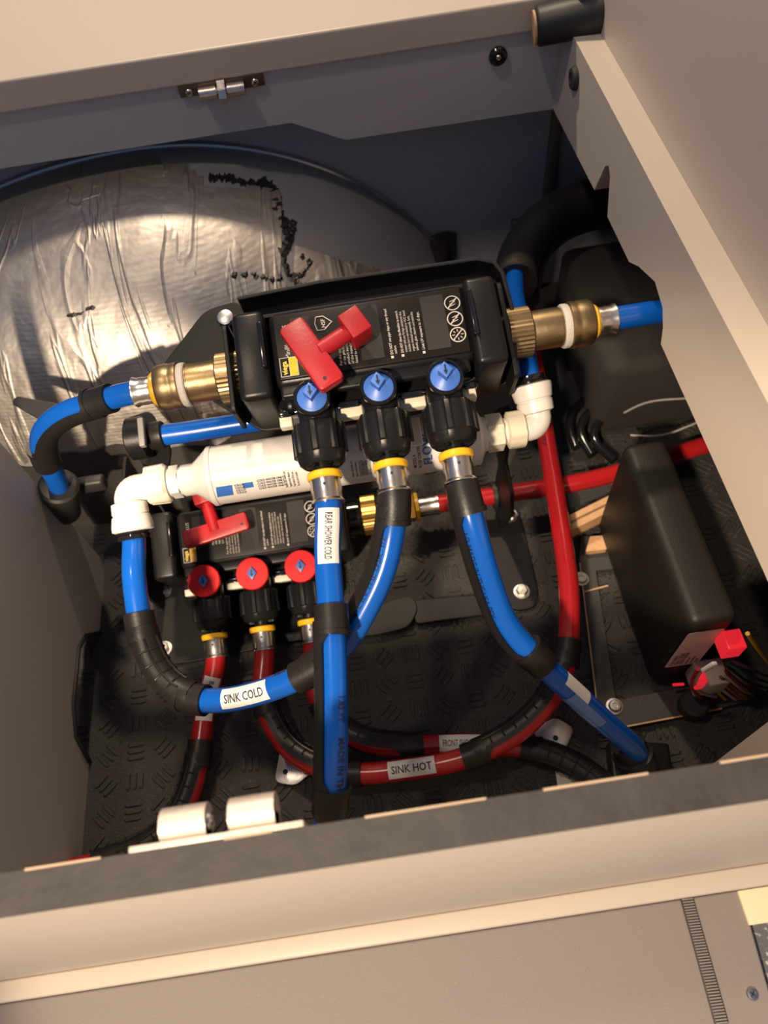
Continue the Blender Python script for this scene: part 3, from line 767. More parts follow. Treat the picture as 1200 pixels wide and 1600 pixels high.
        G().lathe(ax, O, [(.0425, .0085), (.0425, .0100), (.0432, .0106), (.0462, .0106), (.047, .0100), (.047, .0085)], 32).ok('yellow_ring', YEL, v)
        G().lathe(ax, O, [(.0465, .0090), (.0475, .0094), (.050, .0091), (.053, .0095), (.0565, .0092), (.0595, .0092), (.061, .0103), (.0618, .0103), (.0618, .0082)], 32).ok('crimp_sleeve', STEEL, v)
        g = G().lathe(ax + O * .0515 + U * .0088, U, [(0, .0009), (.0008, .0009)], 10).ok('sight_hole', INK, v)
        ends.append(ax + O * .056)
    return rt, ends, W

mu, EU, WU = manifold(KU, 'upper black three-port manifold with blue turn caps', 'three-port manifolds', 'cold')
ml, EL, WL = manifold(KL, 'lower black three-port manifold with red turn caps near the floor', 'three-port manifolds', 'hot')

# trunk couplings
TU = KU[1] + B * .046 + U * -.060; TL = KL[1] + B * .046 + U * -.060
def SC(l): return [(h * .92, r * .95 if r > .0105 else r) for h, r in l]
def coupling(name, p, s, label, m, knurl=True):
    """p: start on the manifold end, s: +1 to the right, -1 to the left"""
    ax = XA * s; rt = root(name, tuple(p), label, 'fitting', 'brass trunk couplings')
    n = 72
    G().lathe(p, ax, SC([(0, .016), (.001, .0183), (.0175, .0183), (.0185, .017), (.0185, .0145)]), n, lambda q, i: 1.0 if q % 2 else .965).ok('knurled_nut', m, rt)
    G().lathe(p, ax, SC([(.017, .0138), (.019, .0142), (.040, .0142), (.0405, .0136), (.042, .0136)]), 36).ok('barrel', m, rt)
    G().lathe(p, ax, SC([(.0415, .0150), (.0425, .0158), (.0455, .0158), (.047, .0152)]), 36).ok('sealing_tape', TEFLON, rt)
    G().lathe(p, ax, SC([(.0465, .0150), (.0475, .0166), (.050, .0168), (.0515, .0164), (.0535, .0164), (.055, .0168), (.062, .0166), (.064, .0155), (.0645, .011)]), 36).ok('socket', m, rt)
    G().lathe(p, ax, SC([(.0645, .0095), (.0645, .0118), (.067, .0122), (.0685, .0110), (.0685, .0092)]), 30).ok('yellow_ring', YEL, rt)
    G().lathe(p, ax, SC([(.068, .0090), (.0695, .0096), (.072, .0092), (.075, .0096), (.0785, .0092), (.081, .0104), (.082, .0104), (.082, .0082)]), 30).ok('crimp_sleeve', STEEL, rt)
    return p + ax * .073
eR = coupling('brass_coupling', TU + XA * .0925, 1, 'aged brass coupling on the right end of the upper manifold', BRASS)
eL = coupling('brass_coupling', TU - XA * .0885, -1, 'aged brass coupling on the left end of the upper manifold', BRASS)
def small_coupling(p, label):
    ax = XA; rt = root('brass_coupling', tuple(p), label, 'fitting', 'brass trunk couplings')
    G().lathe(p, ax, [(0, .016), (.001, .0183), (.0135, .0183), (.0145, .017), (.0145, .011)], 72, lambda q, i: 1.0 if q % 2 else .965).ok('knurled_nut', BRASSB, rt)
    G().lathe(p, ax, [(.014, .0095), (.036, .0095)], 30).ok('barrel', BRASSB, rt)
    G().lathe(p, ax, [(.035, .010), (.036, .0128), (.048, .0128), (.049, .010)], 6).ok('hex_nut', BRASSB, rt, False)
    g = G()
    G().lathe(p, ax, [(.049, .0095), (.049, .0122), (.052, .0122), (.052, .009)], 24, lambda q, i: 1.12 if q % 6 == 0 else 1).ok('yellow_ring', YEL, rt)
    G().lathe(p, ax, [(.052, .0090), (.054, .0096), (.058, .0092), (.062, .0096), (.067, .0092), (.069, .0102), (.070, .0102), (.070, .0082)], 30).ok('crimp_sleeve', STEEL, rt)
    return p + ax * .067
eLow = small_coupling(TL + XA * .0935, 'bright brass coupling on the right end of the lower manifold')

# ================================================================== MOUNTING FRAME (black sheet steel)
fr = root('steel_bracket', (-.03, .33, 0), 'black sheet steel bracket bolted to the floor carrying both manifolds', 'bracket')
def plate(pts, ext, name='plate', bev=.0008, m=STEELBLK): return G().prism(pts, ext, bev).ok(name, m, fr, False)
# tray behind the upper manifold
pb_ = WU(.008, .04, -.066)
outl = [PL(x, y, pb_, U) for x, y in ((250, 575), (320, 484), (368, 470))] + [PL(x, y, pb_ + U * .018, U) - U * .018 for x, y in ((374, 466), (500, 440), (745, 404), (778, 412), (800, 470), (806, 580), (600, 640), (400, 660))]
plate(rounded(outl, [.004, .008, .004, .001, .002, .012, .012, .01, .004, .002, .004]), U * -.003, 'tray')
for (x0, b0, x1, b1, h, nm) in ((-.083, .073, .098, .073, .030, 'tray_wall'), (-.0835, .010, -.0835, .073, .034, 'tray_wall'), (.0985, .005, .0985, .073, .034, 'tray_wall')):
    a, b = WU(x0, b0, -.066), WU(x1, b1, -.066); d = (b - a).normalized(); e = U.cross(d)
    G().prism(rounded([a, b, b + U * h, a + U * h], [.001, .001, .006, .006]), e * .003, .0006).ok(nm, STEELBLK, fr, False)
rim = [PL(x, y, pb_ + U * .018, U) for x, y in ((372, 466), (500, 440), (745, 404), (772, 409), (785, 425), (800, 480), (806, 560))]
for a, b in zip(rim[:-1], rim[1:]):
    d = (b - a).normalized(); G().box((a + b) / 2 - U * .010, (b - a).length + .001, .003, .020, d, U.cross(d), U, .0008).ok('tray_rim', STEELBLK, fr, False)
rv = PL(352, 496, pb_ + U * .001, U); G().lathe(rv, U, [(0, .0058), (.0008, .0056), (.0014, .0040), (.0016, .0002)], 20).ok('rivet', ZINC, fr)
# risers
XRi = .1035
plate(rounded([PX(x, y, XRi) for x, y in ((764, 648), (780, 636), (796, 632), (800, 640), (788, 722), (798, 772), (798, 806), (776, 832), (768, 780), (778, 724))], .002), (.003, 0, 0), 'riser')
XLi = -.2125
plate(rounded([V((XLi, .300, .006)), V((XLi, .400, .006)), V((XLi, .400, .11)), V((XLi, .355, .11)), V((XLi, .292, .085))], .006), (.003, 0, 0), 'riser')
# base plate pieces flat on the floor
zb = .0035
def floorpoly(pts, r=.006, name='base_plate', z=zb, th=.003): return plate(rounded([PZ(x, y, z) for x, y in pts], r), (0, 0, -th), name)
floorpoly([(236, 905), (247, 1040), (300, 1034), (520, 990), (520, 880), (420, 890)], .008)
floorpoly([(755, 790), (795, 770), (812, 800), (842, 925), (838, 948), (808, 955), (785, 940)], .012)
floorpoly([(470, 1005), (470, 985), (620, 935), (645, 930), (654, 950), (640, 980), (600, 990)], .012, 'foot', .0075)
floorpoly([(640, 938), (790, 925), (795, 955), (650, 975)], .004, 'cross_strap', .006)
def bolt(px, py, n=None, r=.0052, z=zb):
    c = PZ(px, py, z); g = G(); g.lathe(c, (0, 0, 1), [(0, r * 1.35), (.0012, r * 1.35), (.0014, r)], 24); g.ok('washer', ZINC, fr)
    G().lathe(c, (0, 0, 1), [(.0012, r), (.0045, r), (.0052, r * .85), (.0053, .0002)], 6).ok('hex_bolt', ZINC, fr, False)
for p in ((257, 924), (257, 1014), (815, 925), (797, 806)): bolt(*p)
# black clamp and grey latch at the left of the tray, blue crossover pipe behind
cp = [D(222, 684, .555), D(300, 674, .555), D(410, 657, .555), D(470, 648, .555)]
pth = Path(cp); pipe('water_pipe', pth, BLUE, 'short blue pipe crossing under the left end of the upper manifold')
g0 = D(222, 684, .555)
cl = root('pipe_clamp', tuple(g0), 'black clamp with grey latch on the crossing blue pipe', 'clamp')
G().lathe(D(200, 687, .556), XA, [(0, .012), (.002, .016), (.014, .016), (.016, .012)], 28).ok('clamp_body', BLK, cl)
G().lathe(D(234, 682, .555), XA, [(0, .0098), (.001, .0105), (.010, .0105), (.011, .0095)], 24).ok('collar', SUPPORT, cl)
c = D(222, 676, .540); G().box(c, .0045, .022, .006, XA, B, U, .001).ok('latch', GREYCLIP, cl)
pA = D(200, 700, .57)
plate(rounded([PL(x, y, pA, U) for x, y in ((192, 655), (235, 640), (268, 700), (262, 742), (215, 720))], .006), U * -.003, 'clamp_tab')
pA = D(60, 640, .56)
tb = G().prism(rounded([PL(x, y, pA, U) for x, y in ((17, 630), (25, 618), (110, 634), (110, 655), (60, 655))], [.004, .004, .002, .002, .004]), U * -.003, .0008).ok('spare_tab', BLKMATTE, None, False)
tag(tb, 'black leaf-shaped tab behind the left blue pipe', 'bracket')

# ================================================================== FILTER AND ELBOWS
FA = D(300, 753, .515); FB = D(775, 672, .515)
fy, fz = (FA.y + FB.y) / 2, (FA.z + FB.z) / 2
def FX(px, py): return PL(px, py, (0, fy, fz), V((0, fy, fz - HC)).normalized()).x
wfil = root('water_filter', (-.03, fy, fz - .02), 'white inline water filter cartridge below the upper manifold', 'filter')
x0, x1 = FX(298, 760), FX(755, 690)
fo_ = V((x0, fy, fz)); Lf = x1 - x0; R0 = .0205
G().lathe(fo_, XA, [(-.004, .0112), (.004, .0112), (.006, .0125), (.014, .0190), (.016, R0 + .0006), (.019, R0 + .0006), (.0195, R0), (Lf - .012, R0), (Lf - .010, R0 + .0005), (Lf - .004, R0), (Lf, .0125), (Lf + .004, .0118)], 48).ok('cartridge', WHITE, wfil)
G().lathe(fo_, XA, [(-.016, .0100), (-.004, .0100)], 30).ok('neck', PALE, wfil)
G().lathe(fo_, XA, [(-.0125, .0118), (-.0062, .0118)], 6).ok('hex_collar', PALE, wfil, False)
G().lathe(fo_, XA, [(Lf + .003, .0135), (Lf + .0135, .0135), (Lf + .0145, .012)], 6).ok('end_nut', IVORY, wfil, False)
c = PL(642, 672, (0, fy, fz + .022), V((0, -.3, 1)).normalized())
G().box((FX(645, 690), fy - .004, fz + .019), .011, .020, .008, XA, B, U, .001).ok('moulded_lug', WHITE, wfil)
def fsurf(x, a, r=R0 + .0003): return V((x, fy - math.sin(a) * r, fz + math.cos(a) * r))
def fpatch(xa, xb, a0, a1, m, name, slant=0):
    vs = []; n = 6
    for i in range(n + 1):
        a = a0 + (a1 - a0) * i / n; vs += [fsurf(xa + slant * i / n, a), fsurf(xb + slant * i / n, a)]
    return G().add(vs, [(2 * i, 2 * i + 1, 2 * i + 3, 2 * i + 2) for i in range(n)]).ok(name, m, wfil, True)
def ftext(g, s, size, x, a, up, sx=1.0, bold=.01):
    """up: reads up the cylinder; else reads along it"""
    vs, fs = text_sliced(s, size, bold); r = R0 + .0005; out = []
    for (p, q) in vs:
        if up: out.append(fsurf(x - q, a - p * sx / r, r))
        else: out.append(fsurf(x + p * sx, a - q / r, r))
    g.add(out, fs)
xs = FX(350, 780)
fpatch(xs, xs + .011, 1.02, 1.42, LOGOBLUE, 'blue_mark', -.001)
fpatch(xs + .018, xs + .025, 1.02, 1.22, LOGOBLUE, 'blue_mark')
g = G()
for k in range(4): ftext(g, 'FILTER FLOW', .0024, xs + .0125 + k * .0001, 1.10 + k * .10, False, .45)
for k in range(4): ftext(g, 'COLD WATER ONLY', .0023, xs + .028, 1.05 + k * .10, False, .85)
g2 = G()
for q, (px, py, n) in enumerate(((455, 765, 4), (555, 745, 4), (570, 742, 4))):
    xx = FX(px, py)
    for k, s in enumerate(('Potable cold water use', 'Replace every season', 'Flush before first use', 'Do not use if unsafe')[:n]): ftext(g2, s, .0023, xx + k * .0027, 1.45, True, .60)
xx = FX(648, 725); ftext(g2, 'FILTER CARTRIDGE', .0032, xx + .004, 1.50, True, .8); ftext(g2, 'MODEL 8', .0032, xx + .0005, 1.45, True, .8)
[q_.__setitem__('kind', 'stuff') for q_ in (g.ok('fine_print', INK, wfil, False), g2.ok('fine_print', INK, wfil, False))]
g = G(); ftext(g, 'FLOW', .0085, FX(672, 715), 1.40, True, .95, .02); g.ok('brand_print', LOGOBLUE, wfil, False)
# left elbow (turns towards the front) and its union nut
xe = FX(208, 770)
def elbow(name, p0, p1, d1, L1, label):
    """p0 -> p1 along x, then along d1"""
    rt = root(name, tuple(p1), label, 'fitting', 'white push-fit elbows')
    a = (p1 - p0).normalized(); r = .0095; pts = [p0, p1 - a * .006]
    for k in range(1, 7):
        t = k / 7 * math.pi / 2; pts.append(p1 - a * .006 + a * (.008 * math.sin(t)) + d1 * (.008 * (1 - math.cos(t))))
    q = p1 + a * .002 + d1 * .009; pts.append(q); pts.append(q + d1 * .006)
    G().tube(pts, r, 28).ok('bend', WHITE, rt)
    G().lathe(q, d1, [(0, .0098), (.001, .0122), (.008, .0126), (.0085, .0121), (.0095, .0121), (.010, .0130), (.017, .0142), (.020, .0142), (.021, .012)], 36).ok('socket', WHITE, rt)
    G().lathe(q + d1 * .0205, d1, [(0, .0095), (0, .0120), (.0018, .0120), (.0022, .0105), (.004, .0112), (.006, .0112), (.006, .0085)], 32).ok('collet', BLKGLOSS, rt)
    return q + d1 * .022
dl = V((.02, -.86, -.50)).normalized()
qe = elbow('push_fit_elbow', fo_ - XA * .030, V((xe - .002, fy, fz)), dl, .02, 'white elbow at the left end of the filter turning to the front')
G().lathe(fo_ - XA * .030, XA, [(0, .0105), (.001, .0128), (.014, .0132), (.016, .0120)], 48, lambda q, i: 1.08 if q % 12 < 3 and 0 < i < 3 else 1).ok('union_nut', IVORY, wfil)
xr = FX(838, 660)
dr = V((-.09, .80, .60)).normalized()
qr = elbow('push_fit_elbow', V((x1 + .013, fy, fz)), V((xr, fy, fz)), dr, .02, 'white elbow at the right end of the filter turning to the back')
G().lathe(V((x1 + .017, fy, fz)), XA, [(0, .0108), (.001, .0125), (.012, .0125), (.013, .0105)], 48, lambda q, i: 1.07 if q % 12 < 3 and 0 < i < 3 else 1).ok('union_nut', IVORY, wfil)

# ================================================================== RED KEYS
def key(corner_a, corner_b, width, stem_px, head_px, plane_pt, label, th=.0075):
    """paddle from the middle of one short end to the other, stem to head, all in the plane parallel to the manifold face"""
    a = PL(*corner_a, plane_pt, U); b = PL(*corner_b, plane_pt, U); d = (b - a).normalized(); e = U.cross(d)
    rt = root('valve_key', tuple((a + b) / 2), label, 'key', 'red T-shaped valve keys')
    poly = [a - e * width / 2, b - e * width / 2, b + e * width / 2, a + e * width / 2]
    G().prism(rounded([p - U * th / 2 for p in poly], .003), U * th, .0012).ok('paddle', REDKEY, rt)
    s0_ = PL(*stem_px, plane_pt, U); s1_ = PL(*head_px, plane_pt, U); sd = (s1_ - s0_).normalized()
    G().lathe(s0_, sd, [(0, .0052), ((s1_ - s0_).length, .0052)], 24).ok('stem', REDKEY, rt)
    G().box(s1_ + sd * .003, .013, .017, .017, sd, U.cross(sd), U, .0008).ok('socket_head', REDKEY, rt)
    h = b - d * .0055 - e * .002; G().lathe(h + U * (th / 2 - .0002), U, [(0, .0011), (.0005, .0011)], 12).ok('hole', INK, rt)
    return rt
key((454, 508), (521, 603), .0165, (500, 548), (549, 516), WU(.008, .03, .0075), 'red plastic key lying on the upper manifold face')
key((288, 845), (388, 813), .0150, (337, 830), (322, 782), WL(.008, .03, .0035), 'red plastic key lying on the lower manifold face', .006)

# ================================================================== PIPES
def seg(a, d, *ls): return [a + d * l for l in ls]
LEFT, UP = V((-1, 0, 0)), V((0, 0, 1))
# port 1: rear shower, straight to the front over everything
p1 = Path(seg(EU[0], O, 0, .010) + [D(511, 850, .4375), D(516, 930, .432), D(520, 1010, .423), D(522, 1100, .413), D(521, 1190, .406), D(519, 1240, .406), D(513, 1278, .415), D(508, 1300, .445)])
o1 = pipe('water_pipe', p1, BLUE, 'blue pipe labelled REAR SHOWER COLD running straight to the front')
s0, s1 = p1.near(507, 793), p1.near(514, 882)

pipe_label(p1, o1, 'REAR SHOWER COLD', s0, s1, -.80, .90, .0060, None)
def pipe_print(path, obj, words, px, base, size, flip, sx=1.0):
    mk('pipe_print', *wrap_text(path, words, size, path.near(*px), base, PIPE_R + .0004, None, flip, sx, .005), INK, obj, False)['label'] = 'dark printing along the pipe'
pipe_print(p1, o1, '1.83 FT      MADE IN THE USA', (520, 1090), .30, .0062, False, .75)
support(p1, p1.near(517, 945), p1.near(519, 1268), V((-.92, 0, -.25)), 'black bend support along the left side of the REAR SHOWER COLD pipe', 1.25, .018, False)
# port 2: sink cold, sweeps left under the first pipe and back to the filter elbow
p2 = Path(seg(EU[1], O, 0, .010) + [D(612, 835, .444), D(600, 890, .445), D(572, 950, .448), D(535, 1010, .452), D(480, 1052, .458), D(400, 1084, .468), D(330, 1096, .476), D(280, 1085, .484), D(243, 1048, .490), D(224, 1000, .494), D(214, 940, .497), D(208, 890, .500)] + [qe + dl * .004, qe - dl * .006])
o2 = pipe('water_pipe', p2, BLUE, 'blue pipe labelled SINK COLD looping from the middle port to the filter')
pipe_label(p2, o2, 'SINK COLD', p2.near(423, 1076), p2.near(354, 1092), -.95, .75, .0080, None, True)
pipe_print(p2, o2, 'MADE IN THE USA  1/2', (556, 985), -.35, .0072, True, .85)
pipe_print(p2, o2, 'PEX ASTM F876 1/2', (446, 1083), -.95, .0066, True, .8)
support(p2, p2.near(609, 768), p2.near(462, 1060), V((-.85, .35, -.1)), 'black bend support under the curve of the middle blue pipe', 1.25, .020, False)
support(p2, p2.near(322, 1097), p2.near(213, 955), V((.50, .25, .80)), 'ribbed black bend support on the left curve of the SINK COLD pipe', 1.50, .019)
# port 3: kinks and drops to the right front corner
p3 = Path(seg(EU[2], O, 0, .008) + [D(733, 800, .436), D(752, 870, .443), D(770, 925, .452), D(790, 975, .462), D(822, 1013, .470), D(862, 1052, .478), D(915, 1100, .497), D(955, 1137, .512), D(988, 1165, .528), D(1003, 1190, .548)])
o3 = pipe('water_pipe', p3, BLUE, 'blue kinked pipe dropping from the third port to the right front corner')
lab = mk('label', *wrap_patch(p3, p3.near(868, 1060), p3.near(905, 1092), .1, 1.3, PIPE_R + .0003), PAPER, o3, True); lab['label'] = 'white label wrapped round the pipe'
mk('label_film', *wrap_patch(p3, p3.near(885, 1075), p3.near(935, 1118), -1.5, .1, PIPE_R + .0003), mat('clear_label_film', (.10, .20, .48), .15), o3, True)
pipe_print(p3, o3, '1/2 MADE IN THE USA PEX', (728, 830), -1.0, .0062, False, .8)
support(p3, p3.near(719, 757), p3.near(838, 1050), V((-.80, .1, -.55)), 'black bend support under the kinked blue pipe', 1.25, .019, False)
es = p3.near(972, 1150)
cr_ = root('floor_elbow', tuple(p3.p[-1]), 'black moulded elbow where the kinked blue pipe ends', 'fitting')
ce = PZ(992, 1180, .03)
G().lathe(ce + V((-.006, .008, .012)), V((.3, -.55, -.75)), [(0, .0095), (.001, .0125), (.012, .0125), (.013, .0150), (.017, .0150), (.040, .0130)], 28).ok('socket', SUPPORT, cr_)
q = PZ(975, 1195, .012); G().box(PZ(1000, 1215, .010), .045, .050, .018, V((.97, -.2, 0)).normalized(), V((.2, .97, 0)).normalized(), UP, .003).ok('foot', BLK, cr_)
for k in range(2): G().box(PZ(998 + k * 6, 1195 + k * 18, .0205), .010, .0022, .001, V((.9, .42, 0)).normalized(), V((-.42, .9, 0)).normalized()).ok('mould_mark', PALE, cr_, False)
# trunk pipes of the upper manifold
pl_ = Path([eL + XA * .004, eL - XA * .012, D(150, 630, .512), D(110, 640, .514), D(75, 662, .520), D(62, 690, .535), D(72, 720, .552), D(88, 748, .575), D(98, 790, .62)])
ol = pipe('water_pipe', pl_, BLUE, 'blue supply pipe turning down at the far left of the upper manifold')
support(pl_, pl_.near(176, 625), pl_.near(82, 722), V((.75, -.35, -.70)), 'black bend support on the left blue supply pipe', 1.55, .020, False)
sl = root('hose_grommet', tuple(PZ(100, 770, .06)), 'black grommet round the left blue supply pipe above the floor', 'grommet')
pa_, ta_ = pl_.at(pl_.near(93, 757))
G().lathe(pa_, ta_, [(0, .0095), (-.001, .0135), (.001, .0155), (.010, .0155), (.012, .0135), (.05, .0125), (.05, .009)], 28).ok('sleeve', BLKMATTE, sl)
G().box(pa_ + V((.018, .012, -.02)), .022, .010, .014, XA, V((0, 1, 0)), UP, .003).ok('lug', BLKMATTE, sl)
prr = Path([eR - XA * .004, eR + XA * .02, eR + XA * .08, eR + XA * .20])
pipe('water_pipe', prr, BLUE, 'blue supply pipe leaving the upper manifold under the right board')
plo = Path([eLow - XA * .004, eLow + XA * .03, eLow + XA * .13, eLow + XA * .17 + V((0, .004, 0)), eLow + XA * .26 + V((0, .02, 0))])
pipe('water_pipe', plo, RED, 'red supply pipe running right from the lower manifold behind the black box')
# grommet where it passes the riser
gm = root('pipe_grommet', (XRi, eLow.y, eLow.z), 'black grommet of the red supply pipe in the steel riser', 'grommet')
G().lathe((XRi - .004, eLow.y, eLow.z), XA, [(0, .0085), (0, .0125), (.003, .0125), (.003, .0105), (.008, .0105), (.008, .0125), (.011, .0125), (.011, .0085)], 28).ok('ring', BLKMATTE, gm)
# filter outlet to the back
pf = Path([qr - dr * .006, qr + dr * .004, D(815, 520, .565), D(804, 455, .625), D(808, 415, .66), D(835, 365, .682), D(880, 328, .695), D(960, 305, .70)])
pipe('water_pipe', pf, BLUE, 'blue pipe from the filter rising behind the right brass coupling')
# port 2 hot: SINK HOT loop, over the floor, then up the right side
dn = V((0, 0, -1))
l2 = Path([EL[1], EL[1] + O * .012, PZ(408, 1075, .030), PZ(424, 1130, .022), PZ(455, 1175, .020), PZ(510, 1203, .022), PZ(575, 1209, .025), PZ(640, 1201, .028), PZ(700, 1192, .032), PZ(760, 1172, .038), PZ(815, 1140, .044), PZ(858, 1095, .051), PZ(882, 1045, .057), PZ(889, 990, .061), PZ(889, 920, .061), PZ(880, 850, .060), PZ(866, 760, .058), PZ(851, 670, .057), PZ(838, 580, .060), PZ(826, 500, .075), D(820, 440, .70), D(850, 378, .712), D(890, 352, .715), D(960, 335, .715)])
oh = pipe('water_pipe', l2, RED, 'red pipe labelled SINK HOT looping over the floor and up the right side')
pipe_label(l2, oh, 'SINK HOT', l2.near(607, 1203), l2.near(683, 1196), -.75, .95, .0080, None)
mk('pipe_print', *wrap_text(l2, 'PEX', .0062, l2.near(846, 690), .55, PIPE_R + .0004, None, True, 1, .01), INK, oh, False)
support(l2, l2.near(410, 1082), l2.near(568, 1208), V((.55, .75, .45)), 'ribbed black bend support left of the SINK HOT label', 1.40, .018)
support(l2, l2.near(722, 1187), l2.near(890, 1003), V((-.55, .75, .50)), 'ribbed black bend support right of the SINK HOT label', 1.30, .019)
# port 1 hot: to the left front
l1 = Path([EL[0], EL[0] + O * .010, PZ(323, 1090, .024), PZ(315, 1150, .019), PZ(304, 1220, .017), PZ(272, 1290, .017), PZ(215, 1330, .017), PZ(140, 1352, .017), PZ(60, 1370, .017)])
ohl = pipe('water_pipe', l1, RED, 'red pipe from the leftmost red cap bending to the left front corner')
mk('label', *wrap_patch(l1, l1.near(324, 1055), l1.near(318, 1128), -.9, .9, PIPE_R + .0003), PAPER, ohl, True)['label'] = 'white label half hidden behind the SINK COLD support'
mk('lettering', *wrap_text(l1, 'BATH 20', .006, l1.near(324, 1058), -.2, PIPE_R + .0006, None, False, .9, .01), INK, ohl, False)
support(l1, l1.near(314, 1158), l1.near(150, 1349), V((-.60, .35, .65)), 'ribbed black bend support on the red pipe at the left front', 1.35, .020)
# port 3 hot: front shower, under the sink loop
l3 = Path([EL[2], EL[2] + O * .010, PZ(487, 1060, .022), PZ(505, 1110, .016), PZ(545, 1148, .014), PZ(600, 1166, .014), PZ(690, 1163, .013), PZ(770, 1163, .012), PZ(840, 1172, .012), PZ(900, 1195, .012), PZ(945, 1228, .012), PZ(975, 1265, .012)])
of = pipe('water_pipe', l3, RED, 'red pipe labelled FRONT SHOWER passing under the SINK HOT loop')
pipe_label(l3, of, 'FRONT SHOWER', l3.near(684, 1163), l3.near(752, 1162), -.70, 1.0, .0070, None)
support(l3, l3.near(498, 1095), l3.near(662, 1166), V((-.2, .80, .55)), 'ribbed black bend support left of the FRONT SHOWER label', 1.35, .018)
support(l3, l3.near(815, 1168), l3.near(965, 1250), V((-.55, -.15, .80)), 'ribbed black bend support at the right front below the SINK HOT loop', 2.0, .015)
# fat black sleeve over the two pipes at the back
sp = Path([D(806, 442, .65), D(810, 400, .675), D(840, 355, .685), D(885, 325, .697), D(945, 306, .70), D(1000, 300, .70)])
n = len(sp.p)
sv = root('insulation_sleeve', tuple(sp.p[0]), 'black corrugated sleeve over the pipes in the far right corner', 'sleeve')
G().tube(sp.p, [.0185 + .00025 * (i % 3 == 0) for i in range(n)], 24).ok('sleeve', BLKMATTE, sv)
G().tube([D(800, 352, .70), D(822, 350, .70)], .006, 12).ok('tie', BLKMATTE, sv)
sp2 = Path([D(824, 470, .695), D(826, 420, .71), D(860, 372, .712), D(910, 345, .715), D(980, 332, .715)])
G().tube(sp2.p, .0115, 20).ok('inner_sleeve', BLKMATTE, sv)

# ================================================================== BLACK BOX WITH WIRES, RIGHT
bx0, bx1, by0, by1, bz1 = .190, .224, .168, .320, .130
cb = root('control_box', ((bx0 + bx1) / 2, (by0 + by1) / 2, .006), 'tall black plastic control box with a warning sticker under the right board', 'control box')
G().box(((bx0 + bx1) / 2, (by0 + by1) / 2, (bz1 + .006) / 2), bx1 - bx0, by1 - by0, bz1 - .006, bev=.007).ok('housing', BOXBLK, cb)
sk = [PY(x, y, by0 - .0006) for x, y in ((1040, 1043), (1074, 991), (1131, 982), (1093, 1035))]
zc = sum(p.z for p in sk) / 4; xc = sum(p.x for p in sk) / 4
zlo = (sk[0].z + sk[3].z) / 2; zhi = (sk[1].z + sk[2].z) / 2; xlo = (sk[0].x + sk[1].x) / 2; xhi = min((sk[2].x + sk[3].x) / 2, bx1 - .003)
stq = G().prism(rounded([V((xlo, by0 - .0003, zlo)), V((xhi, by0 - .0003, zlo)), V((xhi, by0 - .0003, zhi)), V((xlo, by0 - .0003, zhi))], .0025), (0, -.0004, 0)).ok('warning_sticker', STICKER, cb, False)
g = G(); wdt = xhi - xlo
for k, s in enumerate(('DO NOT OPERATE', 'WITHOUT COOLANT', 'ADDED TO THE SYSTEM', 'damage will result', 'to pump and heater', 'see manual')):
    flat_text(g, s, (.0040 if k < 3 else .0030), V((xlo + .0052 + k * .0036 * wdt / .026, by0 - .0007, zlo + .003)), UP, -XA, .0002, 'LEFT', .62 if k != 2 else .56, .015)
g.ok('sticker_lettering', INK, stq, False)
# plug with red indicator light
def PB(px, py, y): return PY(px, py, y)
c = PB(1105, 1058, .158)
pg = root('wire_plug', tuple(c), 'frosted plug glowing red on the front of the control box', 'plug')
G().box(c, .022, .020, .026, XA, V((0, 1, 0)), UP, .0015).ok('plug_body', FROST, pg)
G().box(PB(1141, 1006, .160), .013, .014, .018, XA, V((0, 1, 0)), UP, .001).ok('indicator', LED, pg)['label'] = 'red lit indicator'
G().box(PB(1092, 1062, .150), .006, .010, .016, XA, V((0, 1, 0)), UP, .001).ok('indicator', LED, pg)['label'] = 'red lit indicator'
G().box(PB(1108, 1042, .146), .004, .003, .014, V((.9, 0, -.3)).normalized(), V((0, 1, 0)), V((.3, 0, .9)).normalized(), .001).ok('latch_lever', WHITE, pg)
wires = [('yellow', (.60, .36, .01), (1112, 1072), (1140, 1098), (1180, 1118), (1230, 1116)), ('white', (.62, .58, .54), (1117, 1068), (1148, 1092), (1185, 1108), (1230, 1108)),
         ('orange', (.50, .12, .02), (1123, 1062), (1152, 1086), (1185, 1099), (1230, 1101)), ('brown', (.16, .07, .03), (1126, 1058), (1156, 1080), (1188, 1093), (1230, 1096)),
         ('grey', (.35, .32, .30), (1131, 1052), (1150, 1070), (1180, 1086), (1230, 1090)), ('maroon', (.16, .01, .02), (1134, 1048), (1156, 1068), (1188, 1080), (1230, 1084)),
         ('black', (.012, .012, .014), (1138, 1042), (1160, 1060), (1190, 1073), (1230, 1078)), ('green', (.01, .07, .05), (1140, 1038), (1162, 1050), (1192, 1064), (1230, 1070)),
         ('violet', (.06, .02, .07), (1144, 1032), (1166, 1042), (1195, 1055), (1230, 1062))]
for k, (nm, col, a, b, c_, d) in enumerate(wires):
    y = .150
    pts = [PB(*a, .152), PB(*b, y - .004), PB(*c_, y - .002), PB(*d, y + .004)]
    tag(G().tube(Path(pts, .002).p, .0011 if k > 5 else .0014, 8).ok('wire', mat('wire_' + nm, col, .35)), nm + ' wire leaving the red-lit plug', 'wire', 'wires of the control box plug')
tag(G().tube(Path([PB(1168, 990, .152), PB(1185, 1015, .150), PB(1205, 1040, .15), PB(1240, 1080, .15)], .002).p, .0015, 8).ok('wire', MATS['wire_yellow']), 'yellow wire standing apart at the right frame edge', 'wire')
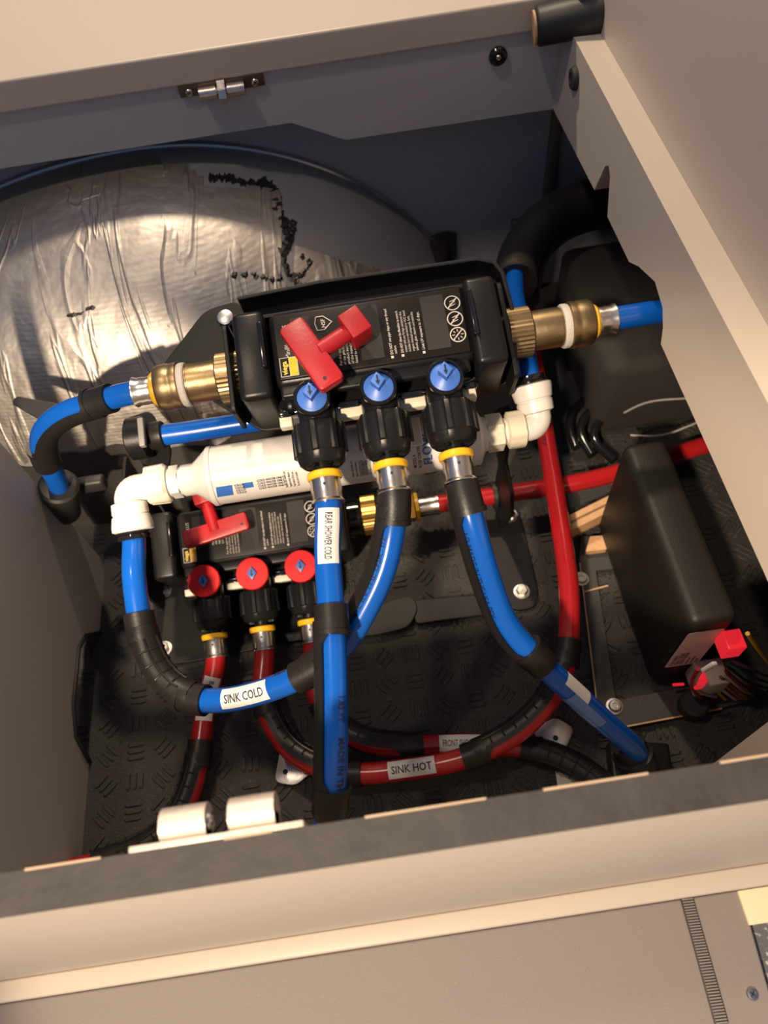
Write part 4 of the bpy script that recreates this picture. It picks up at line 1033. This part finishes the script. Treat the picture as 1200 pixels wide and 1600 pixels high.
for nm, pts, m in (('red wire curving below the plug', ((1090, 1045), (1080, 1068), (1095, 1090), (1125, 1098)), mat('wire_red', (.28, .01, .02), .35)), ('grey wire curving below the plug', ((1094, 1048), (1085, 1068), (1097, 1083), (1118, 1088)), MATS['wire_grey'])):
    tag(G().tube(Path([PB(x, y, .148) for x, y in pts], .002).p, .0016, 8).ok('wire', m), nm, 'wire')
tag(G().tube([PB(1052, 1070, .160), PB(1068, 1069, .160)], .0012, 8).ok('indicator_pin', LED), 'tiny red lit pin low on the control box', 'indicator')
tag(G().lathe(PZ(1080, 1105, .006), UP, [(0, .011), (.012, .011), (.014, .009), (.014, .006)], 24).ok('cable_gland', BLKMATTE), 'black cable gland in front of the control box', 'gland')
# mounting board under the box: black with raw edges
bp_ = root('mounting_board', tuple(PZ(930, 1000, 0)), 'black painted mounting board with raw plywood edges under the control box', 'board')
def bpoly(pts, m, name, z=.006, th=.0055, r=.002): return G().prism(rounded([PZ(x, y, z) for x, y in pts], r), (0, 0, -th)).ok(name, m, bp_, False)
bpoly([(905, 876), (928, 872), (962, 1095), (1200, 1048), (1215, 1085), (1130, 1105), (938, 1143)], PLATEBLK, 'panel')
bpoly([(908, 838), (1000, 835), (1000, 885), (925, 892), (905, 876)], PLATEBLK, 'panel', .0058)
for a, b in (((906, 880), (938, 1143)), ((938, 1143), (1128, 1107)), ((913, 925), (950, 915))):
    p, q = PZ(*a, .0062), PZ(*b, .0062); d = (q - p).normalized(); G().box((p + q) / 2, (q - p).length, .0011, .0012, d, UP.cross(d), UP).ok('raw_edge', PLY, bp_, False)
G().prism(rounded([PZ(x, y, .012) for x, y in ((915, 862), (922, 838), (950, 836), (948, 858))], .001), (0, 0, -.006)).ok('raw_block', PLY, bp_, False)
for p in ((908, 905), (960, 1104)): G().lathe(PZ(*p, .006), UP, [(0, .0066), (.0009, .0066), (.0011, .0050), (.0030, .0046), (.0036, .0040), (.0037, .0022), (.0028, .0020), (.0028, .0001)], 28).ok('pan_screw', ZINC, bp_)
# plywood strip behind the red pipe
a, b = PZ(880, 822, .03), PZ(985, 770, .03); d = (b - a).normalized()
ps = G().box((a + b) / 2 - UP * .008, (b - a).length, .014, .016, d, UP.cross(d), UP, .0005)
o = ps.ok('plywood_strip', PLY, None, False); tag(o, 'raw plywood strip behind the tall red pipe', 'plywood')
G().box((a + b) / 2 + UP * .0002, (b - a).length, .0018, .0008, d, UP.cross(d), UP).ok('dark_ply', mat('dark_ply', (.22, .11, .05), .7), o, False)
# insulated block in the far right
tag(G().aabb((.215, .42, 0), (.40, .59, .098), .012).ok('insulated_block', DARKFELT), 'dark felt-covered block in the far right corner', 'block')
for k, (pts, r) in enumerate(([[(900, 700), (888, 660), (905, 630), (960, 610)], .0045], [[(925, 712), (905, 672), (925, 640), (985, 615)], .0045], [[(960, 720), (925, 685), (945, 650), (1010, 630)], .0042])):
    tag(G().tube(Path([PZ(x, y, .012 + .004 * k) for x, y in pts]).p, r, 12).ok('cable', BLKGLOSS), ['outermost', 'middle', 'innermost'][k] + ' black cable coil behind the control box', 'cable')
for k, pts in enumerate(([(975, 645), (1010, 628), (1080, 622)], [(985, 680), (1030, 682), (1090, 660)])):
    tag(G().tube(Path([PZ(x, y, .05) for x, y in pts]).p, .0010, 8).ok('thin_cable', MATS['wire_grey']), ['upper', 'lower'][k] + ' thin grey cable in the dark behind the box', 'cable')
# metal tabs of the floor clamps
def tab(pts, hole, label, z=.004):
    rt = root('metal_tab', tuple(PZ(*hole, 0)), label, 'bracket', 'metal floor tabs')
    G().prism(rounded([PZ(x, y, z) for x, y in pts], [.006, .006, .001, .001][:len(pts)] if len(pts) == 4 else .005), (0, 0, -.002), .0005).ok('tab_plate', ZINC, rt)
    G().lathe(PZ(*hole, z + .0001), UP, [(0, .0021), (.0003, .0021)], 14).ok('bolt_hole', INK, rt)
tab([(428, 1222), (462, 1228), (500, 1195), (440, 1160)], (446, 1206), 'metal tab with a hole at the left of the floor loop')
tab([(898, 1138), (884, 1172), (850, 1168), (830, 1140), (868, 1120)], (868, 1153), 'metal tab with a hole at the right of the floor loop')
wp = G().prism([PZ(x, y, .002) for x, y in ((868, 1205), (900, 1190), (985, 1235), (985, 1290), (880, 1290))], (0, 0, -.0018)).ok('pale_floor_plate', PALE, None, False); tag(wp, 'pale grey plate on the floor at the right front', 'plate')
